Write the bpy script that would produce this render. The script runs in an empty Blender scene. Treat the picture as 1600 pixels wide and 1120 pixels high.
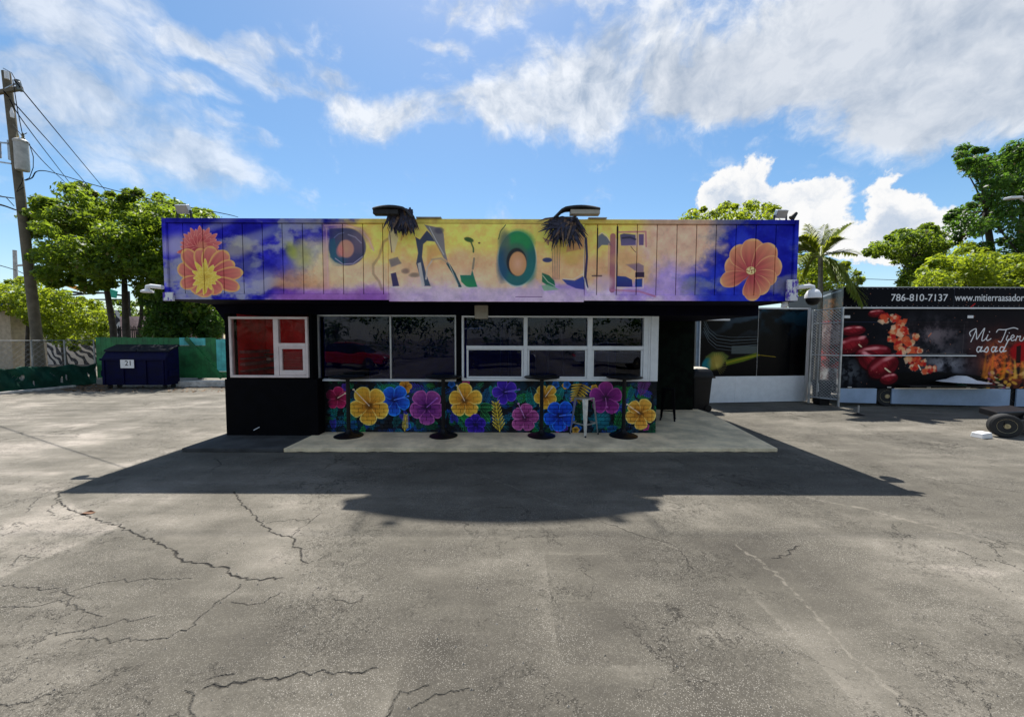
import bpy, math, random
import numpy as np
from mathutils import Vector, Matrix

random.seed(7)
R = math.radians
sc = bpy.context.scene
col = sc.collection

# ------------------------------------------------------------------ camera
F, W0, H0 = 600.0, 1600.0, 1120.0
CAM_H = 1.75
cam_d = bpy.data.cameras.new('camera')
cam_d.sensor_width = 36.0
cam_d.lens = F / W0 * 36.0
cam_d.clip_start = 0.05
cam_d.clip_end = 1500.0
cam = bpy.data.objects.new('camera', cam_d)
col.objects.link(cam)
PITCH, ROLL = math.atan(32 / 600.0), R(0.18)
CM = Matrix.Rotation(R(90) - PITCH, 4, 'X') @ Matrix.Rotation(ROLL, 4, 'Z')
CM.translation = Vector((0, 0, CAM_H))
cam.matrix_world = CM
sc.camera = cam
CR = CM.to_3x3()


def ray(px, py):
    return CR @ Vector(((px - W0 / 2) / F, -(py - H0 / 2) / F, -1.0))


def at(px, py, Y):
    """world point seen at photo pixel (px, py) at world depth Y"""
    d = ray(px, py)
    return Vector((0, 0, CAM_H)) + d * (Y / d.y)


def gp(px, py, z=0.0):
    """ground point seen at photo pixel"""
    d = ray(px, py)
    return Vector((0, 0, CAM_H)) + d * ((z - CAM_H) / d.z)


# ------------------------------------------------------------------ light
SUN_DIR = Vector((0.26, -1.742, -3.562)).normalized()      # direction the light travels
sun_el = math.asin(-SUN_DIR.z)
sun_az = math.atan2(-SUN_DIR.x, -SUN_DIR.y)                # from +Y towards +X
sd = bpy.data.lights.new('sun', 'SUN')
sd.energy = 5.0
sd.angle = R(0.5)
sd.color = (1.0, 0.955, 0.88)
sun = bpy.data.objects.new('sun', sd)
sun.rotation_euler = SUN_DIR.to_track_quat('-Z', 'Y').to_euler()
col.objects.link(sun)

sc.view_settings.view_transform = 'Standard'
sc.view_settings.look = 'None'
sc.view_settings.gamma = 1.0
sc.view_settings.exposure = 0.72
sc.view_settings.use_curve_mapping = False
sc.cycles.max_bounces = 8
sc.cycles.transparent_max_bounces = 12
sc.cycles.use_denoising = True
sc.cycles.sample_clamp_indirect = 6.0
sc.cycles.caustics_reflective = False
sc.cycles.caustics_refractive = False

# ------------------------------------------------------------------ sky
world = bpy.data.worlds.new('World')
sc.world = world
world.use_nodes = True
wn = world.node_tree
wn.nodes.clear()


class NT:
    """small helper to write node trees"""
    def __init__(self, tree):
        self.t = tree

    def n(self, kind, ins=None, **props):
        nd = self.t.nodes.new(kind)
        for k, v in props.items():
            setattr(nd, k, v)
        for k, v in (ins or {}).items():
            s = nd.inputs[k]
            if isinstance(v, bpy.types.NodeSocket):
                self.t.links.new(v, s)
            else:
                s.default_value = v
        return nd

    def math(self, op, a, b=0.0, c=None, clamp=False):
        ins = {0: a, 1: b}
        if c is not None:
            ins[2] = c
        return self.n('ShaderNodeMath', ins, operation=op, use_clamp=clamp).outputs[0]

    def vmath(self, op, a, b=(0, 0, 0)):
        nd = self.n('ShaderNodeVectorMath', {0: a, 1: b}, operation=op)
        return nd.outputs['Value'] if op in ('LENGTH', 'DOT_PRODUCT', 'DISTANCE') else nd.outputs[0]

    def vscale(self, a, s):
        nd = self.n('ShaderNodeVectorMath', {0: a, 'Scale': s}, operation='SCALE')
        return nd.outputs[0]

    def noise(self, vec, scale, detail=4, rough=0.55, dist=0.0, out=0):
        return self.n('ShaderNodeTexNoise', {'Vector': vec, 'Scale': scale, 'Detail': detail,
                                             'Roughness': rough, 'Distortion': dist}).outputs[out]

    def ramp(self, fac, stops, interp='LINEAR'):
        nd = self.n('ShaderNodeValToRGB', {0: fac})
        cr = nd.color_ramp
        cr.interpolation = interp
        while len(cr.elements) < len(stops):
            cr.elements.new(0.5)
        for e, (p, c) in zip(cr.elements, stops):
            e.position = p
            e.color = (c, c, c, 1) if isinstance(c, (int, float)) else (*c, 1)
        return nd.outputs[0]

    def mix(self, fac, a, b, mode='MIX'):
        nd = self.t.nodes.new('ShaderNodeMix')
        nd.data_type = 'RGBA'
        nd.blend_type = mode
        for k, v in ((0, fac), (6, a), (7, b)):
            s = nd.inputs[k]
            if isinstance(v, bpy.types.NodeSocket):
                self.t.links.new(v, s)
            elif k and len(v) == 3:
                s.default_value = (*v, 1)
            else:
                s.default_value = v
        return nd.outputs[2]

    def smooth(self, v, lo, hi, a=0.0, b=1.0):
        return self.n('ShaderNodeMapRange', {0: v, 1: lo, 2: hi, 3: a, 4: b},
                      interpolation_type='SMOOTHSTEP').outputs[0]


g = NT(wn)
sky = g.n('ShaderNodeTexSky', sky_type='NISHITA', sun_disc=False, sun_elevation=sun_el,
          sun_rotation=sun_az, altitude=0.0, air_density=1.0, dust_density=0.6, ozone_density=2.0)
tc = g.n('ShaderNodeTexCoord')
D = tc.outputs['Generated']
warp = g.noise(D, 2.2, 5, 0.6, out=1)
Dw = g.vmath('ADD', D, g.vscale(g.vmath('SUBTRACT', warp, (0.5, 0.5, 0.5)), 0.22))


def blob(px, py, rx, ry, rot=0.0, src=None):
    """anisotropic soft blob on the sky sphere around the direction seen at a photo pixel"""
    d = ray(px, py).normalized()
    k = d.y                                             # angular size shrinks off axis
    mp = g.n('ShaderNodeMapping', {'Vector': src or Dw, 'Location': d,
                                   'Rotation': (0, R(rot), -math.atan2(d.x, d.y)),
                                   'Scale': (rx / F * k, 0.9, ry / F * k)}, vector_type='TEXTURE')
    return g.smooth(g.vmath('LENGTH', mp.outputs[0]), 1.35, 0.25)


def addall(lst):
    s = lst[0]
    for x in lst[1:]:
        s = g.math('ADD', s, x)
    return s


# thin veil on the left, wisps, bright bank in the middle, grey-white deck top right, cumulus low right
veil = addall([blob(60, 130, 190, 170), blob(200, 220, 170, 90, 10), blob(330, 280, 110, 34, 4), blob(140, 40, 150, 60)])
wisp = addall([g.math('MULTIPLY', blob(345, 85, 120, 20, -22), 0.9), g.math('MULTIPLY', blob(300, 160, 90, 20, -20), 0.7),
               g.math('MULTIPLY', blob(470, 118, 130, 22, -14), 0.75), g.math('MULTIPLY', blob(390, 215, 80, 20, -10), 0.6)])
bank = addall([blob(600, 182, 105, 38, 8), blob(720, 188, 120, 34), blob(860, 170, 130, 62, -8), blob(1000, 110, 180, 110, -8),
               blob(700, 52, 60, 12, 6)])
deck = addall([blob(1180, 60, 260, 110), blob(1430, 90, 260, 130), blob(1500, 190, 170, 70, -10), blob(1120, 150, 130, 50, 18),
               blob(1360, 190, 90, 55), blob(850, -50, 160, 60), blob(1560, 20, 250, 160)])
hole = addall([blob(1210, 185, 110, 26, 12), blob(1290, 262, 75, 62), blob(1060, 235, 150, 34)])
cum_src = g.vmath('ADD', D, g.vscale(g.vmath('SUBTRACT', g.noise(D, 9.0, 6, 0.62, out=1), (0.5, 0.5, 0.5)), 0.13))
cum = addall([blob(1165, 300, 58, 50, 0, cum_src), blob(1120, 325, 40, 34, 0, cum_src), blob(1240, 325, 70, 36, 0, cum_src),
              blob(1310, 372, 80, 34, 0, cum_src), blob(1392, 318, 34, 52, 0, cum_src), blob(1430, 365, 60, 50, 0, cum_src)])
n1 = g.noise(Dw, 3.0, 9, 0.6)
n2 = g.noise(Dw, 7.5, 9, 0.62)
streak = g.noise(g.n('ShaderNodeMapping', {'Vector': Dw, 'Rotation': (0, R(18), 0), 'Scale': (2.2, 2.2, 9.0)}).outputs[0], 2.0, 8, 0.6)
# a broken layer elsewhere on the dome, of the same kind as in the frame
sepf = g.n('ShaderNodeSeparateXYZ', {0: D})
behind = g.smooth(sepf.outputs[1], 0.35, -0.15)
rest = g.math('MULTIPLY', behind, g.smooth(n1, 0.42, 0.6, 0, 0.8))
fib = g.math('ADD', g.math('MULTIPLY', n2, 0.5), g.math('MULTIPLY', streak, 0.5))
fib2 = g.math('ADD', g.math('MULTIPLY', n2, 0.65), g.math('MULTIPLY', g.noise(Dw, 17.0, 8, 0.65), 0.35))
dn_veil = g.math('MULTIPLY', g.smooth(g.math('ADD', g.math('MULTIPLY', veil, 0.46), g.math('MULTIPLY', g.math('SUBTRACT', fib, 0.5), 3.4)), 0.16, 1.05), 0.66)
dn_wisp = g.math('MULTIPLY', g.smooth(g.math('ADD', g.math('MULTIPLY', wisp, 0.6), g.math('MULTIPLY', g.math('SUBTRACT', fib, 0.5), 2.8)), 0.15, 0.75), 0.72)
dn_bank = g.smooth(g.math('ADD', g.math('MULTIPLY', bank, 0.60), g.math('MULTIPLY', g.math('SUBTRACT', fib2, 0.5), 2.6)), 0.16, 0.95)
dk = g.math('SUBTRACT', g.math('MULTIPLY', deck, 0.62), g.math('MULTIPLY', hole, 0.5))
dn_deck = g.smooth(g.math('ADD', dk, g.math('MULTIPLY', g.math('SUBTRACT', fib2, 0.5), 3.1)), 0.14, 0.9)
dn_cum = g.smooth(g.math('ADD', g.math('MULTIPLY', cum, 0.9), g.math('MULTIPLY', g.math('SUBTRACT', n2, 0.5), 1.3)), 0.34, 0.56)
dens = g.math('MAXIMUM', g.math('MAXIMUM', dn_veil, dn_wisp), g.math('MAXIMUM', g.math('MULTIPLY', dn_bank, 0.84), g.math('MULTIPLY', dn_deck, 0.88)))
dens = g.math('MAXIMUM', g.math('MAXIMUM', dens, rest), dn_cum)
# self shading: how much thinner the noise gets towards the sun
toS = g.vmath('ADD', Dw, g.vscale(-SUN_DIR, 0.05))
lit = g.math('SUBTRACT', n2, g.noise(toS, 7.5, 9, 0.62))
shade = g.math('ADD', 0.6, g.math('MULTIPLY', lit, 3.4), clamp=True)
thick = g.smooth(g.math('MULTIPLY', deck, 1.0), 0.7, 2.0)
cl_hi = (6.7, 6.8, 6.9)
cl_lo = (3.0, 3.5, 4.2)
cloud = g.mix(shade, cl_lo, cl_hi)
cloud = g.mix(g.math('MULTIPLY', thick, 0.42), cloud, (3.3, 3.6, 4.1))
cl_cum = g.mix(g.smooth(g.math('ADD', g.math('MULTIPLY', cum, 0.5), g.math('MULTIPLY', g.math('SUBTRACT', g.noise(cum_src, 14.0, 8, 0.62), 0.5), 2.2)), 0.25, 1.15), (6.6, 6.6, 6.6), (3.7, 4.3, 5.2))
cloud = g.mix(g.math('MULTIPLY', dn_cum, g.smooth(g.math('SUBTRACT', dn_cum, dn_deck), -0.2, 0.6)), cloud, cl_cum)
skyc = g.n('ShaderNodeHueSaturation', {'Color': sky.outputs[0], 'Hue': 0.494, 'Saturation': 1.2, 'Value': 1.04}).outputs[0]
final = g.mix(dens, skyc, cloud)
bg = g.n('ShaderNodeBackground', {'Color': final, 'Strength': 0.09})
g.n('ShaderNodeOutputWorld', {'Surface': bg.outputs[0]})

# ------------------------------------------------------------------ mesh helpers


class MB:
    def __init__(self):
        self.v, self.f = [], []

    def add(self, vs, fs):
        o = len(self.v)
        self.v += [tuple(x) for x in vs]
        self.f += [tuple(i + o for i in f) for f in fs]
        return self

    def box(self, x0, x1, y0, y1, z0, z1):
        return self.hexa([(x0, y0, z0), (x1, y0, z0), (x1, y1, z0), (x0, y1, z0),
                          (x0, y0, z1), (x1, y0, z1), (x1, y1, z1), (x0, y1, z1)])

    def hexa(self, p):
        return self.add(p, [(3, 2, 1, 0), (4, 5, 6, 7), (0, 1, 5, 4), (1, 2, 6, 5), (2, 3, 7, 6), (3, 0, 4, 7)])

    def prism(self, pts, vec):
        """polygon swept along vec"""
        n = len(pts)
        vec = Vector(vec)
        a = [Vector(p) for p in pts]
        return self.add(a + [p + vec for p in a],
                        [tuple(range(n))[::-1], tuple(range(n, 2 * n))] + [(i, (i + 1) % n, n + (i + 1) % n, n + i) for i in range(n)])

    def obox(self, a, b, w, h, up=(0, 0, 1)):
        """bar from a to b, w wide, h high"""
        a, b = Vector(a), Vector(b)
        d = (b - a).normalized()
        u = Vector(up)
        s = d.cross(u)
        if s.length < 1e-4:
            s = d.cross(Vector((0, 1, 0)))
        s.normalize()
        u = s.cross(d).normalized()
        s, u = s * w / 2, u * h / 2
        return self.hexa([a - s - u, a + s - u, b + s - u, b - s - u, a - s + u, a + s + u, b + s + u, b - s + u])

    def tube(self, pts, r, n=8, cap=True):
        pts = [Vector(p) for p in pts]
        rs = r if isinstance(r, (list, tuple)) else [r] * len(pts)
        rings = []
        ref = Vector((0.13, 0.31, 1)).normalized()
        for i, p in enumerate(pts):
            d = (pts[min(i + 1, len(pts) - 1)] - pts[max(i - 1, 0)]).normalized()
            s = d.cross(ref)
            if s.length < 0.05:
                s = d.cross(Vector((1, 0, 0)))
            s.normalize()
            u = s.cross(d)
            rings.append([p + (s * math.cos(2 * math.pi * k / n) + u * math.sin(2 * math.pi * k / n)) * rs[i] for k in range(n)])
        vs = [q for rg in rings for q in rg]
        fs = [(i * n + k, i * n + (k + 1) % n, (i + 1) * n + (k + 1) % n, (i + 1) * n + k) for i in range(len(pts) - 1) for k in range(n)]
        if cap:
            fs += [tuple(range(n))[::-1], tuple(range((len(pts) - 1) * n, len(pts) * n))]
        return self.add(vs, fs)

    def lathe(self, prof, c=(0, 0, 0), n=28):
        """prof: (r, z) list around a vertical axis"""
        cx, cy, cz = c
        vs = [(cx + r * math.cos(2 * math.pi * k / n), cy + r * math.sin(2 * math.pi * k / n), cz + z) for r, z in prof for k in range(n)]
        fs = [(i * n + k, i * n + (k + 1) % n, (i + 1) * n + (k + 1) % n, (i + 1) * n + k) for i in range(len(prof) - 1) for k in range(n)]
        fs += [tuple(range(n))[::-1], tuple(range((len(prof) - 1) * n, len(prof) * n))]
        return self.add(vs, fs)

    def build(self, name, mat=None, parent=None, smooth=False, bevel=0.0):
        me = bpy.data.meshes.new(name)
        me.from_pydata(self.v, [], self.f)
        me.update()
        if smooth:
            me.shade_smooth()
            try:
                me.set_sharp_from_angle(angle=R(40))
            except Exception:
                pass
        ob = bpy.data.objects.new(name, me)
        col.objects.link(ob)
        if mat:
            me.materials.append(mat)
        if parent:
            adopt(ob, parent)
        if bevel:
            m = ob.modifiers.new('bevel', 'BEVEL')
            m.width = bevel
            m.segments = 2
            m.limit_method = 'ANGLE'
        return ob


def wloc(o):
    v = Vector(o.location)
    while o.parent:
        o = o.parent
        v = v + Vector(o.location)
    return v


def adopt(ob, parent):
    """parent an object whose coordinates are world coordinates"""
    ob.parent = parent
    ob.location = Vector(ob.location) - wloc(parent)


def tag(o, label=None, cat=None, group=None, kind=None):
    for k, v in (('label', label), ('category', cat), ('group', group), ('kind', kind)):
        if v:
            o[k] = v
    return o


def empty(name, loc, label=None, cat=None, group=None):
    o = bpy.data.objects.new(name, None)
    o.empty_display_size = 0.2
    o.location = loc
    col.objects.link(o)
    return tag(o, label, cat, group)


def copy_tree(o, parent=None):
    c = o.copy()
    col.objects.link(c)
    if parent:
        c.parent = parent
    for ch in list(o.children):
        copy_tree(ch, c)
    return c


# ------------------------------------------------------------------ materials


def newmat(name):
    m = bpy.data.materials.new(name)
    m.use_nodes = True
    t = m.node_tree
    t.nodes.clear()
    return m, NT(t)


def srgb(r, gg, b):
    def f(c):
        c /= 255.0
        return c / 12.92 if c <= 0.04045 else ((c + 0.055) / 1.055) ** 2.4
    return (f(r), f(gg), f(b))


def plain(name, c, rough=0.6, metal=0.0, var=0.25, scale=6.0, bump=0.15, spec=0.5, fine=60.0, coat=0.0):
    """painted / natural surface with dirt variation and fine relief"""
    m, t = newmat(name)
    o = t.n('ShaderNodeTexCoord').outputs['Object']
    a = t.noise(o, scale, 6, 0.65)
    b = t.noise(o, fine, 3, 0.6)
    dark = tuple(x * (1 - var) for x in c)
    lite = tuple(min(1, x * (1 + var * 0.7)) for x in c)
    cc = t.mix(t.smooth(a, 0.32, 0.68), dark, lite)
    cc = t.mix(t.math('MULTIPLY', t.smooth(b, 0.5, 0.75), 0.25), cc, dark)
    bs = t.n('ShaderNodeBsdfPrincipled', {'Base Color': cc, 'Metallic': metal, 'Specular IOR Level': spec, 'Coat Weight': coat,
                                         'Roughness': t.math('ADD', rough - 0.08, t.math('MULTIPLY', a, 0.16))})
    if bump:
        bp = t.n('ShaderNodeBump', {'Height': b, 'Strength': bump, 'Distance': 0.01})
        t.t.links.new(bp.outputs[0], bs.inputs['Normal'])
    t.n('ShaderNodeOutputMaterial', {'Surface': bs.outputs[0]})
    return m


def glass_mat(name, tint=(0.55, 0.62, 0.66), refl=1.0, rough=0.01):
    """thin pane: see-through with mirror reflection"""
    m, t = newmat(name)
    fr = t.n('ShaderNodeFresnel', {'IOR': 1.5}).outputs[0]
    o = t.n('ShaderNodeTexCoord').outputs['Object']
    bp = t.n('ShaderNodeBump', {'Height': t.noise(o, 1.4, 2, 0.5), 'Strength': 0.06, 'Distance': 0.05})
    tr = t.n('ShaderNodeBsdfTransparent', {'Color': (*tint, 1)})
    gl = t.n('ShaderNodeBsdfGlossy', {'Roughness': rough, 'Normal': bp.outputs[0]})
    mx = t.n('ShaderNodeMixShader', {0: t.math('MULTIPLY', fr, refl, clamp=True), 1: tr.outputs[0], 2: gl.outputs[0]})
    t.n('ShaderNodeOutputMaterial', {'Surface': mx.outputs[0]})
    return m


# ------------------------------------------------------------------ numpy painter (prints and murals)
rng = np.random.default_rng(11)


def vnoise(h, w, cells_y, cells_x, octaves=5, rough=0.55, seed=0):
    r = np.random.default_rng(seed)
    out = np.zeros((h, w), np.float32)
    amp, tot = 1.0, 0.0
    for _ in range(octaves):
        cy, cx = int(cells_y) + 2, int(cells_x) + 2
        gr = r.random((cy + 1, cx + 1)).astype(np.float32)
        yy = np.linspace(0, cy - 1.001, h)
        xx = np.linspace(0, cx - 1.001, w)
        iy, ix = yy.astype(int), xx.astype(int)
        fy, fx = (yy - iy)[:, None].astype(np.float32), (xx - ix)[None, :].astype(np.float32)
        fy, fx = fy * fy * (3 - 2 * fy), fx * fx * (3 - 2 * fx)
        a, b = gr[iy][:, ix], gr[iy][:, ix + 1]
        c, d = gr[iy + 1][:, ix], gr[iy + 1][:, ix + 1]
        out += amp * ((a * (1 - fx) + b * fx) * (1 - fy) + (c * (1 - fx) + d * fx) * fy)
        tot += amp
        amp *= rough
        cells_y, cells_x = cells_y * 2, cells_x * 2
    return out / tot


def sst(x, a, b):
    t = np.clip((x - a) / (b - a), 0, 1)
    return t * t * (3 - 2 * t)


class Canvas:
    """a painting in the units of its own wall; (x0,y0)-(x1,y1) window, s pixels per unit, y down"""
    def __init__(self, x0, y0, x1, y1, s, base=(0, 0, 0)):
        self.x0, self.y0, self.s = x0, y0, s
        self.w, self.h = int((x1 - x0) * s), int((y1 - y0) * s)
        self.a = np.empty((self.h, self.w, 3), np.float32)
        self.a[:] = base
        self.X = x0 + (np.arange(self.w, dtype=np.float32) + 0.5) / s
        self.Y = y0 + (np.arange(self.h, dtype=np.float32) + 0.5) / s

    def win(self, xa, ya, xb, yb):
        i0 = max(0, int((xa - self.x0) * self.s) - 1)
        i1 = min(self.w, int((xb - self.x0) * self.s) + 2)
        j0 = max(0, int((ya - self.y0) * self.s) - 1)
        j1 = min(self.h, int((yb - self.y0) * self.s) + 2)
        if i1 <= i0 or j1 <= j0:
            return None
        return slice(j0, j1), slice(i0, i1), self.X[None, i0:i1], self.Y[j0:j1, None]

    def put(self, sl, m, c):
        m = m[..., None]
        c = np.asarray(c, np.float32)
        self.a[sl] = self.a[sl] * (1 - m) + c * m

    def ell(self, cx, cy, rx, ry, c, rot=0, soft=0.08, alpha=1.0, c2=None):
        R_ = max(rx, ry) * 1.2
        w = self.win(cx - R_, cy - R_, cx + R_, cy + R_)
        if w is None:
            return
        j, i, X, Y = w
        ca, sa = math.cos(math.radians(rot)), math.sin(math.radians(rot))
        u, v = (X - cx) * ca + (Y - cy) * sa, -(X - cx) * sa + (Y - cy) * ca
        r = np.sqrt((u / rx) ** 2 + (v / ry) ** 2)
        cc = np.asarray(c, np.float32)
        if c2 is not None:
            k = np.clip(r, 0, 1)[..., None]
            cc = cc * (1 - k) + np.asarray(c2, np.float32) * k
        self.put((j, i), alpha * (1 - sst(r, 1 - soft, 1 + soft)), cc)

    def poly(self, pts, c, alpha=1.0, c2=None, soft=0.5):
        xs, ys = [p[0] for p in pts], [p[1] for p in pts]
        w = self.win(min(xs) - 1, min(ys) - 1, max(xs) + 1, max(ys) + 1)
        if w is None:
            return
        j, i, X, Y = w
        inside = np.zeros((Y.shape[0], X.shape[1]), bool)
        dist = np.full(inside.shape, 1e9, np.float32)
        n = len(pts)
        for k in range(n):
            (xa, ya), (xb, yb) = pts[k], pts[(k + 1) % n]
            if ya != yb:
                c_ = (ya > Y) != (yb > Y)
                xi = (xb - xa) * (Y - ya) / (yb - ya) + xa
                inside ^= c_ & (X < xi)
            dx, dy = xb - xa, yb - ya
            t = np.clip(((X - xa) * dx + (Y - ya) * dy) / max(dx * dx + dy * dy, 1e-6), 0, 1)
            dist = np.minimum(dist, np.hypot(X - xa - t * dx, Y - ya - t * dy))
        sdv = np.where(inside, dist, -dist)
        cc = np.asarray(c, np.float32)
        if c2 is not None:
            k = np.clip((Y - min(ys)) / max(1e-3, max(ys) - min(ys)), 0, 1)[..., None] * np.ones_like(inside, np.float32)[..., None]
            cc = cc * (1 - k) + np.asarray(c2, np.float32) * k
        self.put((j, i), alpha * sst(sdv, -soft, soft), cc)

    def line(self, pts, wd, c, alpha=1.0, soft=0.4, taper=False):
        nseg = len(pts) - 1
        xs, ys = [p[0] for p in pts], [p[1] for p in pts]
        w = self.win(min(xs) - wd - 1, min(ys) - wd - 1, max(xs) + wd + 1, max(ys) + wd + 1)
        if w is None:
            return
        j, i, X, Y = w
        best = np.full((Y.shape[0], X.shape[1]), 1e9, np.float32)
        for k in range(nseg):
            (xa, ya), (xb, yb) = pts[k], pts[k + 1]
            dx, dy = xb - xa, yb - ya
            t = np.clip(((X - xa) * dx + (Y - ya) * dy) / max(dx * dx + dy * dy, 1e-6), 0, 1)
            dd = np.hypot(X - xa - t * dx, Y - ya - t * dy)
            if taper:
                dd = dd + wd / 2 * ((k + t) / nseg)
            best = np.minimum(best, dd)
        self.put((j, i), alpha * (1 - sst(best, wd / 2 - soft / 2, wd / 2 + soft / 2)), c)

    def petal(self, cx, cy, ang, L, Wd, cin, cout, edge, k0=0.1, ew=0.16, ruffle=0.0, fan=False):
        """one petal growing from (cx, cy) along ang (degrees)"""
        w = self.win(cx - L * 1.2, cy - L * 1.2, cx + L * 1.2, cy + L * 1.2)
        if w is None:
            return
        j, i, X, Y = w
        ca, sa = math.cos(math.radians(ang)), math.sin(math.radians(ang))
        u = ((X - cx) * ca + (Y - cy) * sa) / L
        v = (-(X - cx) * sa + (Y - cy) * ca) / Wd
        prof = np.clip(np.sin(np.clip(u, 0, 1) ** 0.8 * np.pi), 0.0, 1) ** 0.62
        if fan:
            prof = np.clip(np.sin(np.clip(u, 0, 1) ** 1.7 * np.pi), 0.0, 1) ** 0.5
        th = np.arctan2(v, u - 0.45)
        r = np.maximum(np.abs(v) / np.maximum(prof, 0.02), 0) + np.where((u < 0) | (u > 1), 9, 0)
        if ruffle:
            r = r * (1 + ruffle * np.sin(th * 9 + ang))
        m = 1 - sst(r, 0.94, 1.04)
        k = np.clip((u - k0) / (1 - k0), 0, 1)[..., None]
        cc = np.asarray(cin, np.float32) * (1 - k) + np.asarray(cout, np.float32) * k
        vein = (np.sin(v * 11 + u * 2) * 0.5 + 0.5) * 0.14 * (1 - u)
        cc = cc * (1 - vein[..., None])
        self.put((j, i), m, cc)
        e = m * np.maximum(sst(r, 1 - ew * 1.6, 1 - ew * 0.3), sst(u, 0.9, 0.97))
        self.put((j, i), e * 0.85, edge)

    def image(self, name):
        im = bpy.data.images.new(name, self.w, self.h, alpha=False)
        buf = np.ones((self.h, self.w, 4), np.float32)
        buf[..., :3] = np.clip(self.a[::-1] / 255.0, 0, 1)
        im.pixels.foreach_set(buf.ravel())
        im.update()
        im.pack()
        return im


def print_mat(name, im, ref, x0, x1, z0, z1, rough=0.55, gain=1.0, bump=0.12, axis='X', spec=0.4, wear=0.12, coat=0.0):
    """painting laid on a wall in the coordinates of the object `ref`"""
    m, t = newmat(name)
    tc_ = t.n('ShaderNodeTexCoord')
    tc_.object = ref
    o = tc_.outputs['Object']
    s = t.n('ShaderNodeSeparateXYZ', {0: o})
    u = t.n('ShaderNodeMapRange', {0: s.outputs[0 if axis == 'X' else 1], 1: x0, 2: x1}, clamp=False).outputs[0]
    v = t.n('ShaderNodeMapRange', {0: s.outputs[2], 1: z0, 2: z1}, clamp=False).outputs[0]
    uv = t.n('ShaderNodeCombineXYZ', {0: u, 1: v}).outputs[0]
    tx = t.n('ShaderNodeTexImage', {'Vector': uv}, image=im, extension='EXTEND', interpolation='Cubic')
    a = t.noise(o, 5.0, 6, 0.65)
    b = t.noise(o, 45.0, 4, 0.6)
    c = t.mix(t.math('MULTIPLY', t.smooth(a, 0.45, 0.75), wear), tx.outputs[0], (0.12, 0.11, 0.10))
    c = t.mix(1.0, c, (gain, gain, gain), 'MULTIPLY')
    bp = t.n('ShaderNodeBump', {'Height': b, 'Strength': bump, 'Distance': 0.01})
    bs = t.n('ShaderNodeBsdfPrincipled', {'Base Color': c, 'Roughness': t.math('ADD', rough - 0.06, t.math('MULTIPLY', a, 0.14)),
                                         'Specular IOR Level': spec, 'Normal': bp.outputs[0], 'Coat Weight': coat, 'Coat Roughness': 0.08})
    t.n('ShaderNodeOutputMaterial', {'Surface': bs.outputs[0]})
    return m
# ================================================================== GROUND
YF = gp(98, 769).y + 1.742            # fascia plane, from its shadow edge
SLAB_Z = 0.06
GX0, GX1, GY0, GY1 = -16.0, 14.0, 0.6, 13.4
PS = 150.0                            # texels per metre of wear map


def gpt(p):
    q = gp(*p)
    return (q.x, -q.y)


def jag(pts, amp, step=0.05, seed=0):
    """subdivide a polyline and jitter it (metres)"""
    r = random.Random(seed)
    out = [pts[0]]
    for a, b in zip(pts, pts[1:]):
        n = max(1, int(math.dist(a, b) / step))
        for k in range(1, n + 1):
            t = k / n
            j = amp if k < n else 0
            out.append((a[0] + (b[0] - a[0]) * t + r.uniform(-j, j), a[1] + (b[1] - a[1]) * t + r.uniform(-j, j)))
    return out


# R = dark cracks, G = tone of the surface (0.5 neutral), B = pale worn lines
gc = Canvas(GX0, -GY1, GX1, -GY0, PS, (0, 128, 0))
tone = vnoise(gc.h // 3, gc.w // 3, 10, 24, 5, 0.6, 3)
tone = np.repeat(np.repeat(tone, 3, 0), 3, 1)
tone = np.pad(tone, ((0, gc.h - tone.shape[0]), (0, gc.w - tone.shape[1])), mode='edge')
gc.a[..., 1] = 122 + (tone - 0.5) * 170


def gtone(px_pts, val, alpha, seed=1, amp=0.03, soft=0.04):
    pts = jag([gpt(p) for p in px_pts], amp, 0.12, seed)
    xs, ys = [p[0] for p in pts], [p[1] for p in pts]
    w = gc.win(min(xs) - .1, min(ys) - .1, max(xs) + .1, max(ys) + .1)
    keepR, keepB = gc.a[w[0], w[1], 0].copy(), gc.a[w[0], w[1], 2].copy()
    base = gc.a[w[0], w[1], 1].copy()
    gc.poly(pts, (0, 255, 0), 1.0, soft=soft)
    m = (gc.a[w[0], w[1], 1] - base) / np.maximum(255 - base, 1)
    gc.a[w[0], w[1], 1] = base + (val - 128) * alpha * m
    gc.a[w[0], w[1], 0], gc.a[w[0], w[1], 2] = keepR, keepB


# older, paler and pinker paving on the left, paler slab inside the crack, patch at the bottom
gtone([(-200, 1000), (0, 905), (95, 862), (190, 822), (130, 800), (88, 768), (285, 700), (470, 640), (470, 603), (-300, 603), (-600, 700)], 255, 0.42, 1)
gtone([(95, 770), (240, 845), (300, 879), (370, 903), (440, 904), (482, 880), (470, 800), (560, 790), (700, 765), (300, 720)], 230, 0.28, 2, 0.05, 0.25)
gtone([(300, 1085), (430, 1062), (600, 1044), (640, 1046), (655, 1075), (590, 1130), (280, 1130)], 225, 0.26, 3)
gtone([(170, 1040), (300, 985), (620, 930), (820, 960), (700, 1040), (430, 1060), (320, 1075)], 40, 0.24, 4, 0.08, 0.2)
gtone([(660, 1060), (1000, 960), (1250, 1040), (1300, 1120), (640, 1120)], 60, 0.25, 5, 0.1, 0.3)
gtone([(880, 880), (1100, 900), (1180, 980), (900, 1000)], 60, 0.2, 6, 0.1, 0.3)
gtone([(1130, 950), (1190, 955), (1200, 985), (1110, 990)], 240, 0.22, 7, 0.06, 0.15)
gtone([(990, 865), (1080, 850), (1150, 880), (1020, 900)], 220, 0.2, 8, 0.08, 0.2)
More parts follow.
